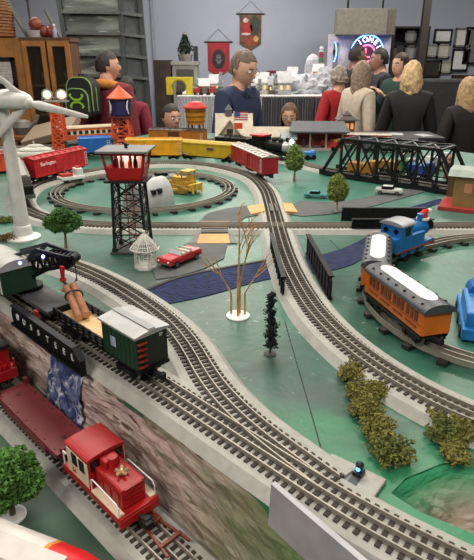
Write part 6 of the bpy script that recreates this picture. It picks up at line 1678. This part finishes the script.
# yellow tunnel portal
q0, q1 = Q(166, 98, 5.3), Q(192, 98, 5.3); zt2 = Q(180, 78, 5.3).z
t = thing('tunnel_portal', 'bright yellow arched tunnel portal on the left end of the village table', 'toy tunnel', ((q0.x + q1.x) / 2, 5.42, tz + .003)); w_ = q1.x - q0.x; h_ = zt2 - tz
arch = [(w_ * .25 * math.cos(R(a_)), h_ * .42 + w_ * .25 * math.sin(R(a_))) for a_ in range(0, 181, 15)]
outl = [(-w_ / 2, 0), (-w_ / 2, h_), (w_ / 2, h_), (w_ / 2, 0), (w_ * .25, 0)] + arch + [(-w_ * .25, 0)]
def portal(y0_, y1_):
    k = MB(); k.prism([(-w_ / 2, 0), (-w_ * .25, 0), (-w_ * .25, h_ * .42), (-w_ / 2, h_ * .42)], y0_, y1_, 'y'); k.prism([(w_ / 2, 0), (w_ * .25, 0), (w_ * .25, h_ * .42), (w_ / 2, h_ * .42)], y0_, y1_, 'y')
    for a_, b_ in zip(arch, arch[1:]): k.prism([a_, b_, (b_[0] * 2, h_), (a_[0] * 2, h_)], y0_, y1_, 'y')
    for s_ in (-1, 1): k.prism([(s_ * w_ * .25, h_ * .42), (s_ * w_ * .5, h_ * .42), (s_ * w_ * .5, h_)], y0_, y1_, 'y')
    return k
k = portal(-.06, .0); k.build('front_arch', M('#c9b62a', .5), t)
k = portal(.0, .10); k.build('back_arch', M('#b8a52c', .5), t)
k = MB()
for a_, b_ in zip(arch, arch[1:]): k.beam((a_[0] * 1.1, -.062, h_ * .42 + (a_[1] - h_ * .42) * 1.1), (b_[0] * 1.1, -.062, h_ * .42 + (b_[1] - h_ * .42) * 1.1), .012, .012)
k.build('arch_trim', M('#8d8432', .5), t)
t2 = thing('tunnel_engine', 'tiny dark engine emerging from the yellow tunnel portal', 'train car', ((q0.x + q1.x) / 2, 5.35, tz + .003), R(90)); k = MB(); k.box((0, 0, .05), (.08, .05, .06), bev=.005); k.cyl((-.04, 0, .06), (-.06, 0, .06), .022, n=14); k.build('body', M('#4a3d3a', .5), t2)
for sx in (-.025, .025): k = MB(); k.cyl((sx, -.028, .012), (sx, .028, .012), .012, n=12); k.build('wheelset', DARK, t2)
# banners
def banner(label, u0, u1, v0, v1, vtop, v_apex, art):
    Y = 7.545; a, b = Q(u0, v0, Y), Q(u1, v0, Y); w_ = b.x - a.x; z0 = a.z; z1 = Q(u0, v1, Y).z; zp = Q((u0 + u1) / 2, vtop, Y).z; za = Q(u0, v_apex, Y).z
    t = thing('banner', label, 'banner', ((a.x + b.x) / 2, Y, z0))
    k = MB(); k.prism([(-w_ / 2, 0), (w_ / 2, 0), (w_ / 2, za - z0), (0, z1 - z0), (-w_ / 2, za - z0)], -.004, .004, 'y'); k.build('cloth', art, t)
    k = MB(); k.cyl((-w_ / 2 - .04, -.004, .008), (w_ / 2 + .04, -.004, .008), .009, n=10); k.build('rod', M('#2c2422', .5), t)
    k = MB(); k.tube([(-w_ / 2 - .02, 0, .01), (0, .0, zp - z0), (w_ / 2 + .02, 0, .01)], .003, 6); k.build('string', M('#75767c', .6), t)
    return t, w_, z1 - z0
t, w_, h_ = banner('red pointed banner with a dark engine emblem, left of the two wall banners', 207.5, 229.5, 42.5, 77, 29, 70, M('#8f1f2c', .7, var=.15, scale=10))
k = MB()
k.prism([(w_ * .30 * math.cos(q), h_ * .48 + w_ * .42 * math.sin(q)) for q in [2 * PI * i / 24 for i in range(24)]], -.0075, -.004, 'y'); k.build('emblem', M('#221e22', .6, var=.4, scale=40), t)
k = MB()
for dx, dz, rr_ in ((0, .10, .11), (-.09, -.04, .05), (.09, -.04, .05), (0, -.12, .09)): k.prism([(w_ * dx + w_ * rr_ * math.cos(q), h_ * .48 + w_ * dz + w_ * rr_ * math.sin(q)) for q in [2 * PI * i / 16 for i in range(16)]], -.0095, -.0076, 'y')
k.build('engine_front', M('#5d5a60', .5), t)
t, w_, h_ = banner('pointed festive banner with red and gold patches, right of the two wall banners', 239.5, 261.5, 14.5, 51, 1, 44, M('#3a2a26', .7, var=.5, scale=14, col2='#6d4a36'))
def blob(cx, cz, rx, rz_, c_, nm, yy=-.0075):
    k = MB(); g_ = random.Random(int(cx * 99) + 5); k.prism([(w_ * (cx + rx * math.cos(q) * g_.uniform(.85, 1.15)), h_ * (cz + rz_ * math.sin(q) * g_.uniform(.85, 1.15))) for q in [2 * PI * i / 18 for i in range(18)]], yy, -.004, 'y'); k.build(nm, M(c_, .7, var=.3, scale=25), t)
blob(-.18, .38, .28, .2, '#93242a', 'red_patch'); blob(.22, .28, .22, .24, '#2c3a2c', 'dark_green_patch'); blob(.0, .72, .36, .14, '#7d3a26', 'brown_patch'); blob(.26, .66, .12, .08, '#b98d58', 'gold_patch', -.009); blob(-.22, .16, .12, .07, '#b9a89c', 'pale_patch', -.009); blob(-.2, .53, .22, .03, '#b9b0aa', 'pale_band', -.009)
# neon panel, duct, pictures, pillar
p0, p1 = Q(330, 34, 6.9), Q(393, 34, 6.9)
t = thing('sign_panel', 'pale lilac wall panel behind the round neon sign', 'wall panel', ((p0.x + p1.x) / 2, 6.98, 0)); w_ = p1.x - p0.x
k = MB(); k.box((0, 0, p0.z / 2), (w_, .06, p0.z)); k.build('panel', M('#d0ccd6', .7), t)
k = MB(); k.box((-w_ * .38, -.034, p0.z * .7), (.06, .01, p0.z * .5)); k.build('grey_strip', M('#77767e', .7), t)
d0, d1 = Q(337, 8, 6.8), Q(394, 35, 6.8)
t = thing('duct_box', 'big grey beige box hanging above the neon sign', 'duct box', ((d0.x + d1.x) / 2 + .02, 6.93, d1.z))
w_ = d1.x - d0.x; k = MB(); k.box((-w_ * .08, 0, (d0.z - d1.z) / 2), (w_ * .84, .24, d0.z - d1.z), bev=.01); k.build('casing', M('#7d7a74', .7), t)
k = MB(); k.box((w_ * .42, .02, (d0.z - d1.z) / 2), (w_ * .16, .2, d0.z - d1.z), bev=.01); k.build('side_casing', M('#6d6a66', .7), t)
k = MB()
for s in (-1, 1): k.cyl((s * w_ * .3, .05, (d0.z - d1.z)), (s * w_ * .3, .05, 3.0 - d1.z), .012, n=8)
k.build('hanger', DARK, t)
nc = Q(367, 52.5, 6.84); nr_ = .19
t = thing('neon_sign', 'round blue and pink neon sign reading LIONEL behind the two dark men', 'neon sign', nc)
NB = mat('neon_blue', '#5a8cff', .3, emit='#5c88ff', estr=4.5); NW = mat('neon_white', '#e8e6ff', .3, emit='#c9c4ff', estr=6); NP = mat('neon_pink', '#ff6a8c', .3, emit='#ff4f7c', estr=5)
k = MB(); k.lathe([(nr_ * 1.06, .0), (nr_ * 1.06, .02)], n=40); k.bm.transform(Matrix.Rotation(R(90), 4, 'X')); k.bm.transform(Matrix.Translation((0, .05, 0))); k.build('backing', M('#3a3650', .5), t)
k = MB(); k.tube([(nr_ * math.cos(R(a_)), 0, nr_ * math.sin(R(a_))) for a_ in range(-20, 201, 6)], .009, 8); k.build('blue_ring', NB, t)
k = MB(); k.tube([(nr_ * .48 * math.cos(R(a_)), 0, nr_ * .48 * math.sin(R(a_)) - .01) for a_ in range(0, 361, 10)], .008, 8); k.build('pink_ring', NP, t)
text_part('pink_letter', 'L', nr_ * .8, NP, t, (0, -.002, -.01), (PI / 2, 0, 0), .004)
for i, c_ in enumerate('LIONEL'):
    a_ = R(158 - 27.2 * i); text_part('letter', c_, nr_ * .42, NW, t, (nr_ * .74 * math.cos(a_), -.004, nr_ * .74 * math.sin(a_)), (PI / 2, PI / 2 - a_ if False else -(a_ - PI / 2), 0), .004)
k = MB()
for s in (-1, 1): k.tube([(s * .03, 0, -nr_ * .62), (s * .05, 0, -nr_ * .95)], .008, 8)
k.build('pink_tail', NP, t)
k = MB(); k.box((0, .085, 0), (.08, .05, .08)); k.build('transformer', DARK, t)
q = Q(335.5, 52, 6.84); t = thing('neon_arc', 'short curved blue neon tube left of the round neon sign', 'neon tube', q); k = MB(); k.tube([(.04 * math.cos(R(a_)) - .03, 0, .115 * math.sin(R(a_))) for a_ in range(-70, 71, 10)], .008, 8); k.build('tube', NB, t); k = MB(); k.box((-.0, .055, 0), (.03, .11, .05)); k.build('bracket', DARK, t)
# dark shelf unit and picture frames
p0, p1 = Q(395, 26, 7.2), Q(432, 26, 7.2)
t = thing('dark_bookcase', 'dark bookcase behind the woman in green', 'bookcase', ((p0.x + p1.x) / 2, 7.36, 0)); w_ = p1.x - p0.x
k = MB(); k.box((0, .12, p0.z / 2), (w_, .02, p0.z)); 
for s in (-1, 1): k.box((s * (w_ / 2 - .012), 0, p0.z / 2), (.024, .26, p0.z))
for zz in (.4, .8, 1.2, 1.38, 1.6, p0.z - .012): k.box((0, 0, zz), (w_ - .04, .25, .022))
k.build('carcass', M('#211c1c', .5), t)
g = random.Random(77)
for zz in (1.211, 1.391, 1.611):
    for i in range(10):
        t = thing('book', 'dark spined book in the dark bookcase behind the green sweater woman', 'book', (p0.x + .05 + i * (w_ - .1) / 9, 7.33, zz), 0, 'books in the dark bookcase'); k = MB(); hq = g.uniform(.10, .135); k.box((0, 0, hq / 2), (.036, .15, hq), bev=.003); k.build('cover', M(g.choice(['#4a3a34', '#3a2a2c', '#34383f', '#5a4a3c', '#2c3034']), .6), t)
fr_ = [((435, 29), (451, 43), '#1b1a1c', '#d0d2d6', 'black framed pale print in the top row, leftmost'), ((456, 28), (470, 47), '#6a6966', '#c9c9c8', 'grey framed print in the top row beside the black frame at the edge'), ((453, 49), (467, 71), '#17171a', '#d4d6da', 'tall black framed print in the lower row'), ((467, 27), (485, 64), '#141416', '#6d7078', 'black framed print cut by the right edge'),
       ((422, 60), (440, 77), '#17130f', '#33302f', 'dark picture with black frame right of the pillar'), ((426, 44), (437, 57), '#8d8c88', '#b5b6b4', 'pale sheet pinned right of the pillar'), ((438, 44), (449, 58), '#8f8e8a', '#bdbbb5', 'pale sheet pinned right of the first pale sheet'), ((440, 61), (451, 73), '#8d8c88', '#b0afa9', 'pale sheet below the pair of pale sheets'), ((411, 30), (421, 42), '#5d5a58', '#7d7f84', 'small grey picture left of the pillar'), ((411, 45), (420, 60), '#5d5a58', '#85868a', 'second small grey picture left of the pillar'), ((452, 75), (474, 92), '#3a2a22', '#4b3a30', 'brown framed picture low on the wall at the right')]
for (a, b, fc, pc_, lb) in fr_:
    Y = 7.0 if 'left of the pillar' in lb and 'right' not in lb else 7.52
    q0, q1 = Q(*a, Y), Q(*b, Y); w_, h_ = q1.x - q0.x, q0.z - q1.z
    t = thing('picture_frame', lb, 'picture', ((q0.x + q1.x) / 2, Y, q1.z)); bw_ = .022
    if Y < 7.2: t.location.y = 7.22
    k = MB()
    for s in (-1, 1): k.box((s * (w_ / 2 - bw_ / 2), 0, h_ / 2), (bw_, .025, h_)); k.box((0, 0, h_ / 2 + s * (h_ / 2 - bw_ / 2)), (w_, .025, bw_))
    k.build('frame', M(fc, .5), t)
    k = MB(); k.box((0, .004, h_ / 2), (w_ - bw_ * 1.5, .012, h_ - bw_ * 1.5)); k.build('print', M(pc_, .6, var=.06), t)
    if h_ > .17 and pc_[1] in 'ab': k = MB(); k.prism([(w_ * .2 * math.cos(q), h_ * .52 + h_ * .16 * math.sin(q * 1.0)) for q in [2 * PI * i / 14 for i in range(14)]], -.004, -.002, 'y'); k.build('drawing', M('#6d7076', .6, var=.4, scale=30), t)
q = Q(423, 40, 6.4)
t = thing('pillar', 'dark steel pillar rising in front of the bookcase and pictures', 'pillar', (q.x, 6.4, 0)); k = MB(); k.box((0, 0, 1.5), (.012, .06, 3.0)); k.box((0, -.03, 1.5), (.075, .010, 3.0)); k.box((0, .03, 1.5), (.075, .010, 3.0)); k.build('steel_column', M('#332f2d', .5), t)
# dark seats and a dark table behind the blonde woman
q = Q(440, 100, 5.6); t = thing('high_backed_bench', 'dark grey high backed bench between the blonde woman and the right edge', 'bench', (q.x, 5.9, 0)); zz = Q(440, 80, 5.6).z
k = MB(); k.box((0, .1, zz / 2), (.75, .10, zz), bev=.03); k.build('backrest', M('#34373b', .7), t); k = MB(); k.box((0, -.15, .40), (.75, .45, .14), bev=.03); k.build('seat', M('#2f3135', .7), t)
for s in (-1, 1): k = MB(); k.box((s * .36, -.15, .3), (.07, .45, .6), bev=.02); k.build('armrest', M('#2b2d31', .7), t)
q0 = Q(372, 118, 4.05); t = thing('side_table', 'dark folding table with papers behind the truss bridge', 'table', (1.0, 3.75, 0)); zz = 1.10
k = MB(); k.box((0, 0, zz - .012), (.75, .34, .024), bev=.004); k.build('table_top', M('#26292e', .6), t)
for sx in (-1, 1):
    for sy in (-1, 1): k = MB(); k.box((sx * .34, sy * .14, (zz - .024) / 2), (.03, .03, zz - .024)); k.build('leg', DARK, t)
for i, (dx, dy, rz_) in enumerate(((-.2, 0, .1), (.1, .02, -.2), (.27, -.04, .3))):
    t = thing('paper_sheet', ('white paper sheet at the left of the dark folding table', 'white paper sheet in the middle of the dark folding table', 'white paper sheet at the right of the dark folding table')[i], 'paper', (1.0 + dx, 3.75 + dy, zz + .0008), rz_); k = MB(); k.box((0, 0, 0), (.09, .12, .0012)); k.build('sheet', M('#a9acb2', .7), t)

# furniture behind the left end of the layout
q = Q(52, 132, 3.75)
t = thing('drafting_desk', 'beige slanted desk top on dark legs behind the orange floodlight mast', 'desk', (q.x, 3.75, 0))
zq = Q(52, 131, 3.75).z
k = MB(); k.box((0, 0, zq), (.34, .34, .05), Euler((R(12), R(-14), 0)).to_matrix(), bev=.006); k.build('desk_top', M('#857663', .6), t)
for sx in (-1, 1):
    for sy in (-1, 1): k = MB(); k.box((sx * .12, sy * .12, (zq - .06) / 2), (.035, .035, zq - .06)); k.build('leg', DARK, t)
q = Q(17, 128, 3.85)
t = thing('wooden_stool', 'brown round wooden stool in front of the wooden cabinet', 'stool', (q.x, 3.95, 0)); zq = Q(25, 134, 3.95).z
k = MB(); k.lathe([(.11, zq - .04), (.12, zq - .03), (.12, zq - .006), (.11, zq)], n=24); k.build('seat', M('#70451f', .5, var=.2, scale=9), t, smooth=True)
for i in range(4):
    a_ = PI / 4 + i * PI / 2; k = MB(); k.beam((.12 * math.cos(a_), .12 * math.sin(a_), 0), (.08 * math.cos(a_), .09 * math.sin(a_), zq - .035), .03); k.build('leg', M('#5d3a1b', .5), t)
t = thing('planter', 'small grey metal pot with a bent spout standing on the brown stool', 'pot', (q.x, 3.95, zq)); k = MB(); k.lathe([(.05, 0), (.07, .05), (.055, .09), (.03, .10)], n=18); k.tube([(.05, 0, .05), (.11, 0, .09), (.12, 0, .13)], [.016, .012, .014], 8); k.build('pot', M('#6d6a66', .4), t, smooth=True)
